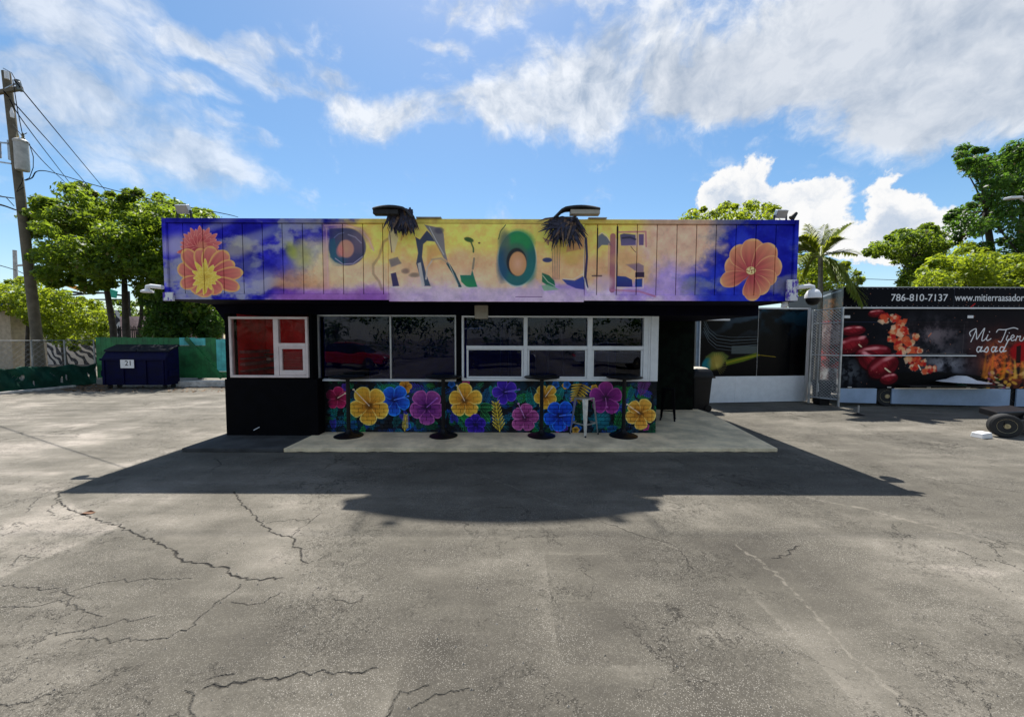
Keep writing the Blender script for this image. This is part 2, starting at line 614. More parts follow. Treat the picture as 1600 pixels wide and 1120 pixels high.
gtone([(1230, 770), (1480, 780), (1700, 900), (1700, 1120), (1450, 1120), (1230, 905), (1130, 850)], 90, 0.14, 9, 0.05, 0.15)
gtone([(150, 617), (600, 617), (600, 606), (120, 606)], 40, 0.35, 10, 0.1, 0.3)
# asphalt darkened over the fascia's shadow area, shade put into the tone
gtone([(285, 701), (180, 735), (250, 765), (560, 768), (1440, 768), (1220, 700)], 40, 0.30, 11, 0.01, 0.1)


def crack(px_pts, wd, seed, amp=0.022, val=(255, 128, 0)):
    pts = jag([gpt(p) for p in px_pts], amp, 0.035, seed)
    n = len(pts)
    r = random.Random(seed)
    for k in range(0, n - 1):
        ww = wd * r.uniform(0.25, 1.2) * (0.30 if val[0] else .7)
        xs = [pts[k][0], pts[k + 1][0]]
        ys = [pts[k][1], pts[k + 1][1]]
        w = gc.win(min(xs) - .06, min(ys) - .06, max(xs) + .06, max(ys) + .06)
        if w is None:
            continue
        g0 = gc.a[w[0], w[1], 1].copy()
        gc.line([pts[k], pts[k + 1]], ww, val, soft=0.012)
        gc.a[w[0], w[1], 1] = g0


crack([(93, 766), (88, 778), (100, 792), (118, 800), (130, 802), (150, 812), (185, 822), (215, 835), (240, 845), (270, 860),
       (285, 873), (300, 880), (318, 879), (345, 885), (358, 895), (375, 904), (400, 905), (430, 905), (442, 902)], 0.034, 1)
crack([(365, 768), (372, 780), (385, 795), (400, 805), (405, 815), (420, 830), (440, 838), (455, 840), (458, 850), (470, 860), (480, 880)], 0.026, 2)
crack([(455, 840), (470, 824), (484, 814), (500, 802)], 0.010, 3)
crack([(415, 818), (450, 812), (485, 812)], 0.008, 4)
crack([(320, 1075), (335, 1068), (380, 1066), (430, 1060), (480, 1052), (530, 1049), (590, 1044)], 0.020, 5)
crack([(325, 1062), (345, 1056), (365, 1052)], 0.010, 55)
crack([(600, 1125), (612, 1100), (625, 1083), (650, 1078), (668, 1070)], 0.009, 6)
crack([(288, 1080), (298, 1100), (308, 1125)], 0.010, 7)
crack([(105, 918), (106, 942), (130, 952), (160, 962)], 0.010, 8)
crack([(75, 990), (130, 988), (180, 972), (240, 962)], 0.008, 9)
crack([(120, 998), (170, 1000), (230, 1001), (290, 985), (330, 950), (375, 915)], 0.008, 10)
crack([(0, 948), (60, 946), (110, 935)], 0.008, 11)
crack([(0, 915), (60, 918), (110, 925), (160, 910), (220, 905), (300, 903)], 0.007, 12)
crack([(18, 885), (30, 868), (60, 872)], 0.007, 13)
crack([(1205, 872), (1232, 866), (1248, 852)], 0.014, 14)
crack([(1060, 860), (1075, 880), (1085, 890)], 0.010, 15)
crack([(360, 940), (385, 945), (412, 942), (440, 925)], 0.008, 16)
crack([(0, 1100), (30, 1098), (80, 1085)], 0.007, 17)
crack([(520, 935), (545, 943), (565, 940), (567, 930)], 0.012, 18)
crack([(88, 770), (60, 778), (40, 800)], 0.007, 19)
crack([(88, 784), (76, 798), (84, 806)], 0.008, 20)
crack([(640, 1110), (680, 1085), (740, 1080)], 0.006, 21)
crack([(330, 735), (345, 725), (336, 715)], 0.014, 22)
crack([(880, 690), (870, 704), (930, 712)], 0.012, 23)
crack([(60, 675), (140, 672), (250, 668)], 0.012, 24)
crack([(-40, 650), (120, 640), (340, 640)], 0.014, 25)
crack([(1380, 735), (1480, 752), (1600, 770)], 0.012, 26)
# open joints along the slab and pale worn seams
crack([(1218, 766), (1290, 783), (1350, 794), (1420, 813), (1480, 828), (1550, 845), (1640, 880)], 0.075, 30, 0.008, (0, 128, 150))
crack([(700, 722), (840, 775), (930, 812), (1000, 833), (1060, 858)], 0.03, 31, 0.01, (0, 128, 110))
crack([(1150, 850), (1225, 905), (1270, 955), (1310, 1000), (1370, 1060), (1450, 1130)], 0.04, 32, 0.02, (0, 128, 170))
crack([(1160, 690), (1230, 705), (1330, 722)], 0.03, 33, 0.01, (0, 128, 100))
crack([(940, 815), (1010, 840), (1050, 850)], 0.008, 34)
im_wear = gc.image('asphalt_wear')
im_wear.colorspace_settings.name = 'Non-Color'
del gc, tone

m_asph, t = newmat('asphalt')
o = t.n('ShaderNodeTexCoord').outputs['Object']
jit = t.vscale(t.vmath('SUBTRACT', t.noise(o, 14.0, 3, 0.6, out=1), (0.5, 0.5, 0.5)), 0.035)
oj = t.vmath('ADD', o, jit)
sx = t.n('ShaderNodeSeparateXYZ', {0: oj})
uu = t.n('ShaderNodeMapRange', {0: sx.outputs[0], 1: GX0, 2: GX1}, clamp=False).outputs[0]
vv = t.n('ShaderNodeMapRange', {0: sx.outputs[1], 1: GY0, 2: GY1}, clamp=False).outputs[0]
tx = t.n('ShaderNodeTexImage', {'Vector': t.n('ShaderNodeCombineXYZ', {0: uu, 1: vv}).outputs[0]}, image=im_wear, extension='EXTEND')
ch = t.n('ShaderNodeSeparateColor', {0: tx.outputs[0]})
big = t.noise(o, 0.55, 6, 0.6)
mid = t.noise(o, 3.2, 6, 0.68)
streaky = t.noise(t.n('ShaderNodeMapping', {'Vector': o, 'Rotation': (0, 0, R(8)), 'Scale': (0.5, 2.2, 1)}).outputs[0], 1.6, 5, 0.6)
grain = t.noise(o, 95.0, 4, 0.75)
grain2 = t.noise(o, 240.0, 2, 0.7)
vor = t.n('ShaderNodeTexVoronoi', {'Vector': o, 'Scale': 120.0}, feature='F1').outputs[0]
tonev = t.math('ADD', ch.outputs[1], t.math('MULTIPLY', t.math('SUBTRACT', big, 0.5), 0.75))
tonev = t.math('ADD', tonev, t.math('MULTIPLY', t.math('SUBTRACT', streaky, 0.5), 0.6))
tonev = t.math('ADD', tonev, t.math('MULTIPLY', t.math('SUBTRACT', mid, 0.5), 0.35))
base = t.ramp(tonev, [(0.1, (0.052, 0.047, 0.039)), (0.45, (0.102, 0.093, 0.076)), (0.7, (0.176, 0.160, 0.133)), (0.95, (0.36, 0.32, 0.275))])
# exposed aggregate: dark pits between pale stones, stronger where the binder has worn off
pit = t.smooth(grain, 0.57, 0.70)
pat = t.smooth(t.noise(o, 1.3, 5, 0.65), 0.36, 0.62)
c = t.mix(t.math('MULTIPLY', pit, t.math('ADD', 0.45, t.math('MULTIPLY', pat, 0.5))), base, (0.035, 0.033, 0.03))
c = t.mix(t.math('MULTIPLY', t.smooth(vor, 0.36, 0.12), t.math('ADD', .12, t.math('MULTIPLY', pat, 0.5))), c, (0.46, 0.43, 0.38))
c = t.mix(t.math('MULTIPLY', t.smooth(grain2, 0.60, 0.72), 0.45), c, (0.07, 0.065, 0.06))
g3 = t.noise(o, 42.0, 4, 0.8)
c = t.mix(t.math('MULTIPLY', t.smooth(g3, 0.52, 0.68), t.math('ADD', 0.12, t.math('MULTIPLY', t.smooth(big, .35, .62), 0.5))), c, (0.045, 0.042, 0.036))
c = t.mix(t.math('MULTIPLY', t.smooth(g3, 0.45, 0.30), 0.18), c, (0.40, 0.37, 0.31))
# fine map cracking
vd = t.vmath('ADD', o, t.vscale(t.vmath('SUBTRACT', t.noise(o, 5.0, 5, 0.7, out=1), (0.5, 0.5, 0.5)), 0.55))
def ccrack(scale, wlo, msc, lo, hi):
    e = t.n('ShaderNodeTexVoronoi', {'Vector': vd, 'Scale': scale}, feature='DISTANCE_TO_EDGE').outputs[0]
    brk = t.smooth(t.noise(vd, scale * 2.3, 3, 0.6), 0.42, 0.56)
    return t.math('MULTIPLY', t.math('MULTIPLY', t.smooth(e, wlo, wlo * 0.25), brk), t.smooth(t.noise(o, msc, 4, 0.6), lo, hi))
ck = t.math('MAXIMUM', t.math('MULTIPLY', ccrack(1.5, 0.012, 0.5, 0.5, 0.6), 0.75), t.math('MULTIPLY', ccrack(5.0, 0.022, 0.8, 0.54, 0.64), 0.55))
ck = t.math('MAXIMUM', ck, t.math('MULTIPLY', ccrack(12.0, 0.03, 1.1, 0.5, 0.62), 0.4))
main = t.math('MULTIPLY', ch.outputs[0], t.smooth(t.noise(o, 38.0, 3, 0.6), 0.28, 0.52, 0.25, 1.25), clamp=True)
ck = t.math('MAXIMUM', ck, main)
c = t.mix(t.math('MULTIPLY', t.math('MULTIPLY', ch.outputs[2], 0.42), t.smooth(t.noise(o, 16.0, 4, 0.7), 0.38, 0.6)), c, (0.36, 0.325, 0.27))
c = t.mix(t.math('MULTIPLY', ck, 0.95), c, (0.022, 0.02, 0.018))
# drips and spots of gum and oil
sp = t.n('ShaderNodeTexVoronoi', {'Vector': o, 'Scale': 2.6, 'Randomness': 1.0}, feature='F1').outputs[0]
c = t.mix(t.math('MULTIPLY', t.smooth(sp, 0.055, 0.03), 0.5), c, (0.05, 0.047, 0.043))
hgt = t.math('ADD', t.math('MULTIPLY', grain, 0.5), t.math('ADD', t.math('MULTIPLY', grain2, 0.18), t.math('MULTIPLY', ck, -2.2)))
hgt = t.math('ADD', hgt, t.math('MULTIPLY', mid, 0.9))
bp = t.n('ShaderNodeBump', {'Height': hgt, 'Strength': 0.8, 'Distance': 0.014})
bs = t.n('ShaderNodeBsdfPrincipled', {'Base Color': c, 'Roughness': 0.9, 'Specular IOR Level': 0.22, 'Normal': bp.outputs[0]})
t.n('ShaderNodeOutputMaterial', {'Surface': bs.outputs[0]})

# one sheet to the horizon
mb = MB()
mb.add([(-400, -400, 0), (400, -400, 0), (400, 600, 0), (-400, 600, 0)], [(0, 1, 2, 3)])
tag(mb.build('asphalt_ground', m_asph), kind='structure')

# ================================================================== PAINTINGS
m_black = plain('black_paint', (0.0022, 0.0022, 0.0035), 0.8, var=0.4, spec=0.08)
m_navy = plain('near_black_navy', (0.003, 0.003, 0.012), 0.8, var=0.3, spec=0.08)
m_white = plain('white_frame_paint', (0.74, 0.75, 0.76), 0.38, var=0.07, bump=0.05)
m_alu = plain('thin_grey_frame', (0.42, 0.42, 0.42), 0.35, metal=0.5, var=0.15, bump=0.05)
m_pinkfr = plain('old_white_frame', (0.70, 0.60, 0.58), 0.45, var=0.12)
m_conc = plain('pale_concrete', (0.82, 0.66, 0.43), 0.85, var=0.28, scale=2.2, bump=0.35, spec=0.2, fine=90)
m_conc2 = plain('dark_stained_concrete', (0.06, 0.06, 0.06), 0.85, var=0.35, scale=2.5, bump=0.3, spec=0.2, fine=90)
m_glass = glass_mat('window_glass', (0.42, 0.50, 0.72), 0.62)
m_glassR = glass_mat('window_glass_clear', (0.95, 0.85, 0.85), 0.15)
m_steel = plain('galvanised_steel', (0.45, 0.46, 0.47), 0.42, metal=0.8, var=0.25)
m_plastic = plain('black_plastic', (0.005, 0.005, 0.006), 0.45, var=0.3, spec=.25)
m_wplastic = plain('white_plastic', (0.75, 0.75, 0.76), 0.4, var=0.06, bump=0.04)
m_beigebox = plain('beige_box_paint', (0.40, 0.37, 0.31), 0.6, var=0.15)

# ---- fascia
fc = Canvas(254, 338, 1248, 474, 2.6)
H_, W_ = fc.h, fc.w
X = fc.X[None, :] * np.ones((H_, 1), np.float32)
Y = fc.Y[:, None] * np.ones((1, W_), np.float32)
nA = vnoise(H_, W_, 3, 22, 6, 0.6, 21)
nB = vnoise(H_, W_, 5, 30, 6, 0.62, 22)
nC = vnoise(H_, W_, 8, 60, 5, 0.6, 23)
sh = lambda a: np.asarray(a, np.float32)
blue = sh((22, 22, 146)) * (1 - sst(nB, .3, .7))[..., None] + sh((48, 46, 190)) * sst(nB, .3, .7)[..., None]
img = blue.copy()
# clouds on the blue: rising streaks
u1 = (X * 0.45 + Y * 1.1)
stk = vnoise(H_, W_, 4, 10, 6, 0.62, 24)
band = np.sin((X * 0.022 + Y * 0.045) + (nA - .5) * 9)
cl = sst(band * 0.5 + (stk - 0.45) * 2.6, -0.05, 0.7)
clc = sh((168, 170, 205)) * (1 - nC)[..., None] + sh((205, 200, 150)) * nC[..., None]
img = img * (1 - 0.72 * cl[..., None]) + clc * 0.72 * cl[..., None]
deep = sst(nA, 0.5, 0.75) * 0.5
# yellow centre
yel = sh((252, 228, 112)) * (1 - sst(nC, .3, .8))[..., None] + sh((246, 208, 112)) * sst(nC, .3, .8)[..., None]
pch = sh((240, 196, 142)) * (1 - sst(nB, .3, .7))[..., None] + sh((232, 176, 130)) * sst(nB, .3, .7)[..., None]
lil = sh((226, 200, 222)) * (1 - sst(nB, .35, .65))[..., None] + sh((184, 150, 214)) * sst(nB, .35, .65)[..., None]
ky = sst(Y + (nA - .5) * 46 + (X - 800) * 0.02, 372, 412)[..., None]
cen = yel * (1 - ky) + pch * ky
kl = sst(Y + (nB - .5) * 26, 432, 454)[..., None]
cen = cen * (1 - kl) + lil * kl
tl = sst(X + (Y - 405) * 1.25 * -1 * -1 + (nA - .5) * 120 + (stk - .5) * 60, 468, 520)   # left border leans with y
tl = sst(X + (Y - 400) * 0.75 + (nA - .5) * 110, 455, 520)
img = img * (1 - tl[..., None]) + cen * tl[..., None]
# right of the name: peach to pink to lilac, then blue with yellow-grey streaks
pk = sh((226, 172, 146)) * (1 - nC)[..., None] + sh((244, 212, 176)) * nC[..., None]
vi = sh((140, 108, 204)) * (1 - nB)[..., None] + sh((232, 200, 230)) * nB[..., None]
kv = sst(Y + (nA - .5) * 90, 395, 450)[..., None]
rt = pk * (1 - kv) + vi * kv
t1 = sst(X + (nA - .5) * 80 - (Y - 400) * 0.3, 985, 1040)[..., None]
img = img * (1 - t1) + rt * t1
blue2 = sh((18, 22, 150)) * (1 - sst(nA, .3, .7))[..., None] + sh((44, 60, 190)) * sst(nA, .3, .7)[..., None]
stk2 = sst(np.sin((X - 1090) * 0.03 + (Y - 342) * 0.055 + (nA - .5) * 8) * .5 + (stk - .5) * 2.8, -0.05, 0.7)[..., None]
blue2 = blue2 * (1 - 0.7 * stk2) + (sh((176, 160, 110)) * nC[..., None] + sh((120, 130, 190)) * (1 - nC)[..., None]) * 0.7 * stk2
t2 = sst(X + (nA - .5) * 90 + (stk - .5) * 60 + (Y - 400) * 0.3, 1085, 1130)[..., None]
img = img * (1 - t2) + blue2 * t2
# purple foot on the left centre
pf = (sst(Y + (nB - .5) * 30, 438, 458) * sst(X, 400, 450) * (1 - sst(X, 600, 640)))[..., None]
img = img * (1 - pf * 0.75) + sh((140, 70, 170)) * pf * 0.75
of = (sst(Y + (nC - .5) * 24, 415, 440) * sst(X, 400, 440) * (1 - sst(X, 500, 540)) * (1 - sst(Y, 446, 456)))[..., None]
img = img * (1 - of * 0.7) + sh((214, 142, 92)) * of * 0.7
tr = (sst(X, 600, 612) * (1 - sst(X, 905, 915)) * sst(Y, 448, 452))[..., None]
img = img * (1 - tr * 0.6) + sh((214, 184, 210)) * tr * 0.6
# pale cream bloom between blue and yellow, brushy mottling everywhere
cb = np.exp(-(((X - 492) / 40) ** 2 + ((Y - 412) / 34) ** 2)) * sst(nB, .25, .6) * .75
img = img * (1 - cb[..., None]) + sh((232, 222, 176)) * cb[..., None]
cb = np.exp(-(((X - 560) / 60) ** 2 + ((Y - 430) / 22) ** 2)) * .6
img = img * (1 - cb[..., None]) + sh((240, 214, 176)) * cb[..., None]
cb = np.exp(-(((X - 700) / 90) ** 2 + ((Y - 436) / 16) ** 2)) * .6
img = img * (1 - cb[..., None]) + sh((240, 212, 186)) * cb[..., None]
mot = vnoise(H_, W_, 14, 110, 5, .68, 77)
img = img * (0.92 + 0.26 * mot)[..., None]
fc.a = img.astype(np.float32)
# warm cloudy patches near the left flower
for (x, y, rx, ry, cc, al) in [(275, 385, 24, 16, (196, 186, 214), .8), (375, 388, 30, 14, (200, 190, 150), .7), (345, 352, 34, 6, (170, 170, 190), .5),
                               (400, 372, 26, 9, (150, 150, 190), .6), (430, 360, 24, 8, (140, 150, 190), .5), (405, 440, 26, 16, (180, 175, 200), .7),
                               (470, 398, 16, 20, (196, 194, 96), .6), (455, 392, 8, 12, (180, 190, 60), .6), (385, 415, 18, 10, (110, 112, 150), .6)]:
    fc.ell(x, y, rx, ry, cc, rot=-20, soft=0.6, alpha=al)


def daisy(cx, cy, n, L, Wd, cin, cout, edge, rot=0, a0=0, a1=360, squash=1.0, jitter=6, seed=0):
    r = random.Random(seed)
    for k in range(n):
        an = a0 + (a1 - a0) * k / n + rot + r.uniform(-jitter, jitter)
        l = L * r.uniform(0.88, 1.1)
        ca = math.cos(math.radians(an))
        fc.petal(cx, cy, an, l * (1 - (1 - squash) * abs(math.sin(math.radians(an)))), Wd, cin, cout, edge)


# left upper flower (coral), lower big flower
for k in range(15):
    an = 182 + k * 12.6
    fc.petal(314, 388, an, 32 + 3 * math.sin(k * 3), 5.6, (196, 76, 84), (232, 132, 124), (242, 172, 150))
for k in range(9):
    an = 170 + k * 25
    fc.petal(314, 388, an, 22, 5, (190, 66, 74), (222, 112, 108), (240, 160, 140))
for an, L in ((168, 38), (12, 34), (28, 32), (150, 34)):
    fc.petal(314, 388, an, L, 5.5, (190, 70, 80), (222, 112, 108), (236, 160, 140))
fc.ell(317, 384, 8, 6, (222, 140, 110), alpha=.8, soft=.4)
for an, L, Wd in [(-160, 46, 13), (-128, 54, 13), (-100, 46, 12), (-76, 50, 13), (-48, 54, 14), (-26, 52, 11), (-8, 60, 11), (18, 56, 11),
                  (48, 34, 12), (96, 32, 15), (130, 32, 14), (162, 42, 11)]:
    fc.petal(320, 434, an, L, Wd, (196, 70, 84), (230, 142, 118), (242, 198, 110), ew=0.22, fan=True)
for ring, (n, L, Wd) in enumerate([(12, 25, 4.4), (11, 19, 4.2), (9, 12, 4)]):
    for k in range(n):
        fc.petal(320, 434, 360 * k / n + ring * 14 + 6 * math.sin(k * 7), L * (1 + .22 * math.sin(k * 5)), Wd, (230, 186, 70), (248, 220, 96), (250, 232, 140))
# right flower: broad ruffled petals with radial veins
for an, L, Wd in [(204, 44, 17), (163, 50, 13), (238, 50, 18), (-88, 54, 19), (-52, 56, 18), (-18, 50, 18), (14, 42, 13), (52, 40, 15), (86, 44, 14)]:
    fc.petal(1174, 425, an, L, Wd, (196, 74, 84), (240, 164, 118), (246, 196, 132), ruffle=0.03, ew=0.10, fan=True)
for k in range(64):
    an = math.radians(360 * k / 64 + (k % 3) * 2)
    l_ = 20 + 11 * (k % 3)
    fc.line([(1174 + 8 * math.cos(an), 424 + 7 * math.sin(an)), (1174 + l_ * math.cos(an), 424 + l_ * math.sin(an))], 0.9, (190, 80, 88), alpha=.5, taper=True)
fc.ell(1174, 422, 9, 7.5, (180, 90, 70), alpha=.5, soft=.3)
fc.ell(1174, 421, 7.5, 6.2, (240, 214, 146))
for k in range(18):
    an = k * 2.4
    fc.ell(1174 + 0.36 * k * math.cos(an), 421 + 0.3 * k * math.sin(an), 1.1, .9, (170, 96, 60) if k % 2 else (250, 234, 176))

pre = fc.a.copy()
# the half-overpainted lettering
NV, GRY, TEAL, GRN, PNK = (44, 42, 92), (112, 108, 140), (20, 92, 110), (16, 120, 84), (206, 128, 160)
fc.poly([(505, 350), (540, 349), (566, 356), (580, 372), (586, 392), (578, 388), (570, 370), (556, 361), (538, 358), (514, 359), (514, 452), (505, 454)], (222, 150, 165), alpha=.45, soft=1.6)
fc.line([(508, 353), (540, 352), (564, 359), (577, 374), (584, 392)], 1.2, (240, 190, 196))
fc.line([(511, 358), (512, 448)], 1.2, (236, 190, 196), alpha=.7)
fc.poly([(516, 358), (538, 357), (542, 372), (524, 400), (516, 396)], (58, 58, 110), soft=1.5)
fc.ell(543, 386, 29, 29, (74, 64, 112), soft=.05, c2=(52, 58, 108))
fc.ell(530, 396, 13, 17, (28, 84, 124), alpha=.7, soft=.6)
fc.ell(562, 376, 10, 17, (112, 92, 132), alpha=.6, soft=.7)
fc.poly([(516, 375), (524, 372), (526, 402), (540, 412), (524, 410), (516, 402)], (24, 82, 118), alpha=.8, soft=1.2)
fc.line([(545, 367), (556, 371), (565, 380)], 2.0, (150, 146, 190), alpha=.7)
fc.line([(523, 372), (530, 366), (538, 364)], 1.6, (120, 130, 190), alpha=.6)
fc.ell(541, 389, 12.5, 14, (206, 150, 130), c2=(196, 130, 130), soft=.12)
fc.ell(532, 393, 6, 9, (226, 120, 130), alpha=.7, soft=.3)
fc.line([(524, 404), (536, 413), (552, 412), (568, 400)], 1.5, (170, 160, 200), alpha=.9)
# second sign, brown strokes
fc.line([(612, 370), (600, 378), (592, 402), (583, 414), (583, 428), (592, 440), (596, 452)], 4, (150, 116, 92), alpha=.55, soft=3)
fc.poly([(608, 406), (622, 402), (628, 412), (612, 418)], (104, 100, 120), alpha=.8, soft=1.5)
fc.poly([(607, 370), (614, 352), (624, 372), (617, 396), (612, 392)], (230, 214, 180), alpha=.85, soft=1)
fc.line([(610, 362), (613, 395)], 1.2, (90, 60, 70))
fc.poly([(611, 428), (619, 426), (624, 447), (614, 448)], NV, soft=.8)
fc.line([(612, 449), (625, 449)], 1.6, (236, 226, 226))
fc.line([(628, 376), (632, 360), (640, 352)], 2, (150, 110, 70), alpha=.5, soft=2)
fc.ell(634, 424, 6, 4, (110, 90, 90), alpha=.7, soft=.5)
fc.ell(648, 430, 8, 3.5, (110, 96, 84), alpha=.7, soft=.5)
# A
fc.poly([(650, 371), (657, 375), (668, 361), (673, 366), (681, 378), (668, 377), (662, 382), (660, 402), (666, 428), (673, 447), (663, 447), (656, 430), (651, 412), (654, 396)], (40, 52, 106), c2=(48, 70, 92), soft=.8)
fc.poly([(664, 352), (688, 357), (694, 366), (696, 392), (700, 408), (694, 404), (684, 386), (674, 366)], (112, 112, 136), c2=(130, 126, 140), soft=1)
fc.ell(687, 361, 7, 5, (60, 60, 96), alpha=.8, soft=.4)
fc.line([(672, 356), (682, 376), (694, 398)], 1.3, (196, 200, 216), alpha=.9)
fc.line([(700, 412), (710, 428), (719, 448)], 4.6, (30, 70, 84), soft=1)
fc.line([(701, 410), (716, 446)], 1.2, (236, 226, 210), alpha=.8)
fc.poly([(653, 412), (658, 410), (664, 446), (659, 449)], (214, 208, 204), alpha=.9)
fc.line([(675, 408), (668, 418), (666, 436)], 2.6, (220, 206, 196), alpha=.9)
fc.line([(675, 406), (690, 404), (700, 411)], 3, (170, 150, 140), alpha=.6, soft=2)
fc.poly([(668, 385), (684, 382), (692, 398), (676, 402), (668, 420)], (226, 150, 90), alpha=.5, soft=2)
for a_, b_ in [(660, 674), (712, 724)]:
    fc.line([(a_, 449.5), (b_, 449.5)], 1.5, (236, 228, 220))
fc.poly([(719, 430), (736, 430), (738, 422), (741, 432), (746, 448), (730, 449), (721, 440)], (18, 104, 108), c2=(24, 140, 70), soft=.8)
fc.line([(722, 446), (734, 450), (747, 450)], 2, (226, 226, 214), alpha=.8)
fc.ell(733, 375, 7.5, 3.6, (40, 78, 48), rot=15, soft=.25)
fc.line([(736, 378), (740, 388), (740, 394)], 2.4, (60, 92, 60), soft=1)
fc.line([(741, 404), (739, 420)], 3, (96, 104, 100), alpha=.7, soft=1.4)
fc.ell(749, 380, 1.8, 1.4, (90, 84, 50))
# O
fc.ell(808, 404.5, 30.5, 43.5, (178, 214, 210), alpha=.8, soft=.04)
fc.ell(808, 404, 29, 42, (20, 96, 104), soft=.03)
fc.ell(811, 378, 22, 17, (18, 136, 84), alpha=.95, soft=.4)
fc.ell(788, 380, 9, 20, (74, 92, 98), alpha=.8, soft=.5)
fc.ell(786, 414, 9, 24, (18, 66, 118), alpha=.8, soft=.5)
fc.ell(828, 420, 9, 24, (14, 104, 112), alpha=.7, soft=.5)
fc.ell(806, 402, 19, 22, (62, 84, 90), alpha=.6, soft=.2)
fc.ell(807, 409, 15.5, 21.5, (18, 30, 44), soft=.08)
fc.ell(809, 412, 13.5, 19, (236, 178, 146), c2=(216, 150, 100), soft=.07)
fc.line([(790, 352), (782, 362), (779, 374)], 1.3, (60, 80, 60))
fc.line([(806, 463.5), (847, 463.5)], 1.2, (120, 80, 130))
fc.poly([(822, 446), (836, 434), (848, 446), (848, 463), (808, 463)], (222, 186, 214), alpha=.45, soft=1.2)
# cocktail-like block
fc.poly([(847, 426), (858, 430), (866, 438), (868, 448), (858, 447), (847, 440)], (20, 92, 76), c2=(16, 120, 70), soft=.8)
fc.poly([(846, 446), (856, 444), (868, 449), (874, 452), (850, 454)], (124, 190, 130), alpha=.8)
fc.ell(855, 406, 7.5, 3.6, (40, 56, 120), soft=.2)
fc.line([(848, 430), (856, 440), (868, 447)], 1.4, (220, 224, 200), alpha=.8)
fc.poly([(878, 436), (898, 438), (913, 430), (914, 452), (900, 450), (886, 444)], (24, 60, 160), c2=(60, 64, 150), soft=.8)
fc.line([(880, 435), (896, 436), (912, 427)], 1.2, (236, 220, 214))
for k in range(7):
    fc.line([(862 + k * 2.1, 384), (864 + k * 1.6, 436)], 1.1, (206, 150, 130) if k % 2 else (130, 90, 90), alpha=.7)
for k in range(9):
    fc.line([(848 + k, 372 + k * 1.4), (868 - k, 380 - k * 1.8)], 1.0, (206, 120, 130) if k % 2 else (70, 60, 90), alpha=.8)
fc.poly([(886, 382), (896, 370), (912, 364), (913, 388), (884, 394)], (214, 150, 120), alpha=.8, soft=1)
fc.line([(884, 384), (892, 376), (902, 364), (911, 363), (913, 372), (912, 432)], 1.6, (240, 230, 222))
fc.line([(915, 372), (917, 400), (915, 432), (918, 448)], 3.6, (40, 40, 92))
fc.line([(913, 434), (916, 446), (919, 452)], 2.4, (240, 232, 232))
fc.ell(893, 406, 14, 8, (232, 190, 100), alpha=.6, soft=.6)
# L
fc.poly([(934, 368), (940, 364), (948, 370), (958, 384), (950, 382), (940, 382), (934, 388)], (100, 108, 140), soft=.8)
fc.line([(935, 366), (940, 363), (946, 366), (958, 384)], 1.4, (236, 216, 200))
fc.line([(957, 368), (957, 452)], 8.5, (164, 92, 116), alpha=.9, soft=1.2)
fc.line([(964, 354), (964, 446)], 2.6, (24, 16, 34))
fc.line([(933, 356), (933, 430)], 1.8, (34, 20, 34))
fc.line([(951, 380), (951, 436)], 2.2, (226, 160, 150), alpha=.7)
fc.line([(962, 372), (963, 447), (990, 449)], 1.3, (236, 200, 200))
fc.ell(944, 440, 14, 12, (232, 196, 204), alpha=.8, soft=.4)
fc.line([(926, 430), (940, 430)], 2.5, (80, 60, 70), alpha=.8)
# E
fc.poly([(968, 366), (974, 364), (992, 366), (993, 382), (970, 383)], (64, 66, 116), c2=(100, 90, 150), soft=.8)
fc.line([(972, 371), (984, 370), (992, 373)], 3, (36, 38, 80), soft=1)
fc.poly([(997, 365), (1005, 365), (1005, 382), (998, 382)], (96, 78, 130))
fc.line([(966, 362), (1008, 361), (1009, 384)], 2.6, (206, 124, 136), alpha=.9)
fc.line([(994, 364), (994, 384)], 1.3, (230, 190, 200))
fc.poly([(978, 412), (998, 410), (1006, 414), (1006, 424), (996, 424)], (120, 96, 140), alpha=.8, soft=1.2)
fc.poly([(993, 424), (1007, 424), (1007, 432), (993, 432)], (34, 24, 60))
fc.poly([(964, 430), (978, 431), (988, 436), (989, 447), (964, 447)], (22, 56, 150), c2=(30, 36, 110))
fc.poly([(993, 435), (1004, 434), (1004, 447), (993, 447)], (24, 62, 150))
fc.line([(965, 449), (1006, 449), (1006, 434)], 1.4, (240, 214, 220))
fc.line([(956, 452), (1000, 454), (1024, 462)], 3, (206, 120, 150), alpha=.7, soft=1.5)
fc.line([(985, 384), (990, 390), (993, 393)], 1, (100, 80, 60))
fc.ell(976, 404, 22, 9, (232, 180, 120), alpha=.6, soft=.6)
jj, ii, Xw, Yw = fc.win(500, 338, 1012, 474)
fc.a[jj, ii] = fc.a[jj, ii] * .84 + pre[jj, ii] * .16
del pre
# border tone of the trims
jj, ii, Xw, Yw = fc.win(254, 338, 1248, 350.5)
fc.a[jj, ii] *= 0.86
im_fascia = fc.image('fascia_painting')
del fc, img, blue, yel, pch, lil, cen, rt, blue2, clc

# ---- flower mural on the brick wall
mu = Canvas(494, 592, 1030, 679, 4.2, (5, 8, 16))
nM = vnoise(mu.h, mu.w, 6, 36, 5, 0.6, 31)
nN = vnoise(mu.h, mu.w, 12, 70, 4, 0.6, 32)
mu.a += (sst(nM, .48, .7)[..., None] * sh((4, 34, 44)) + sst(nN, .55, .75)[..., None] * sh((10, 26, 60)) * .8)
rr = random.Random(5)


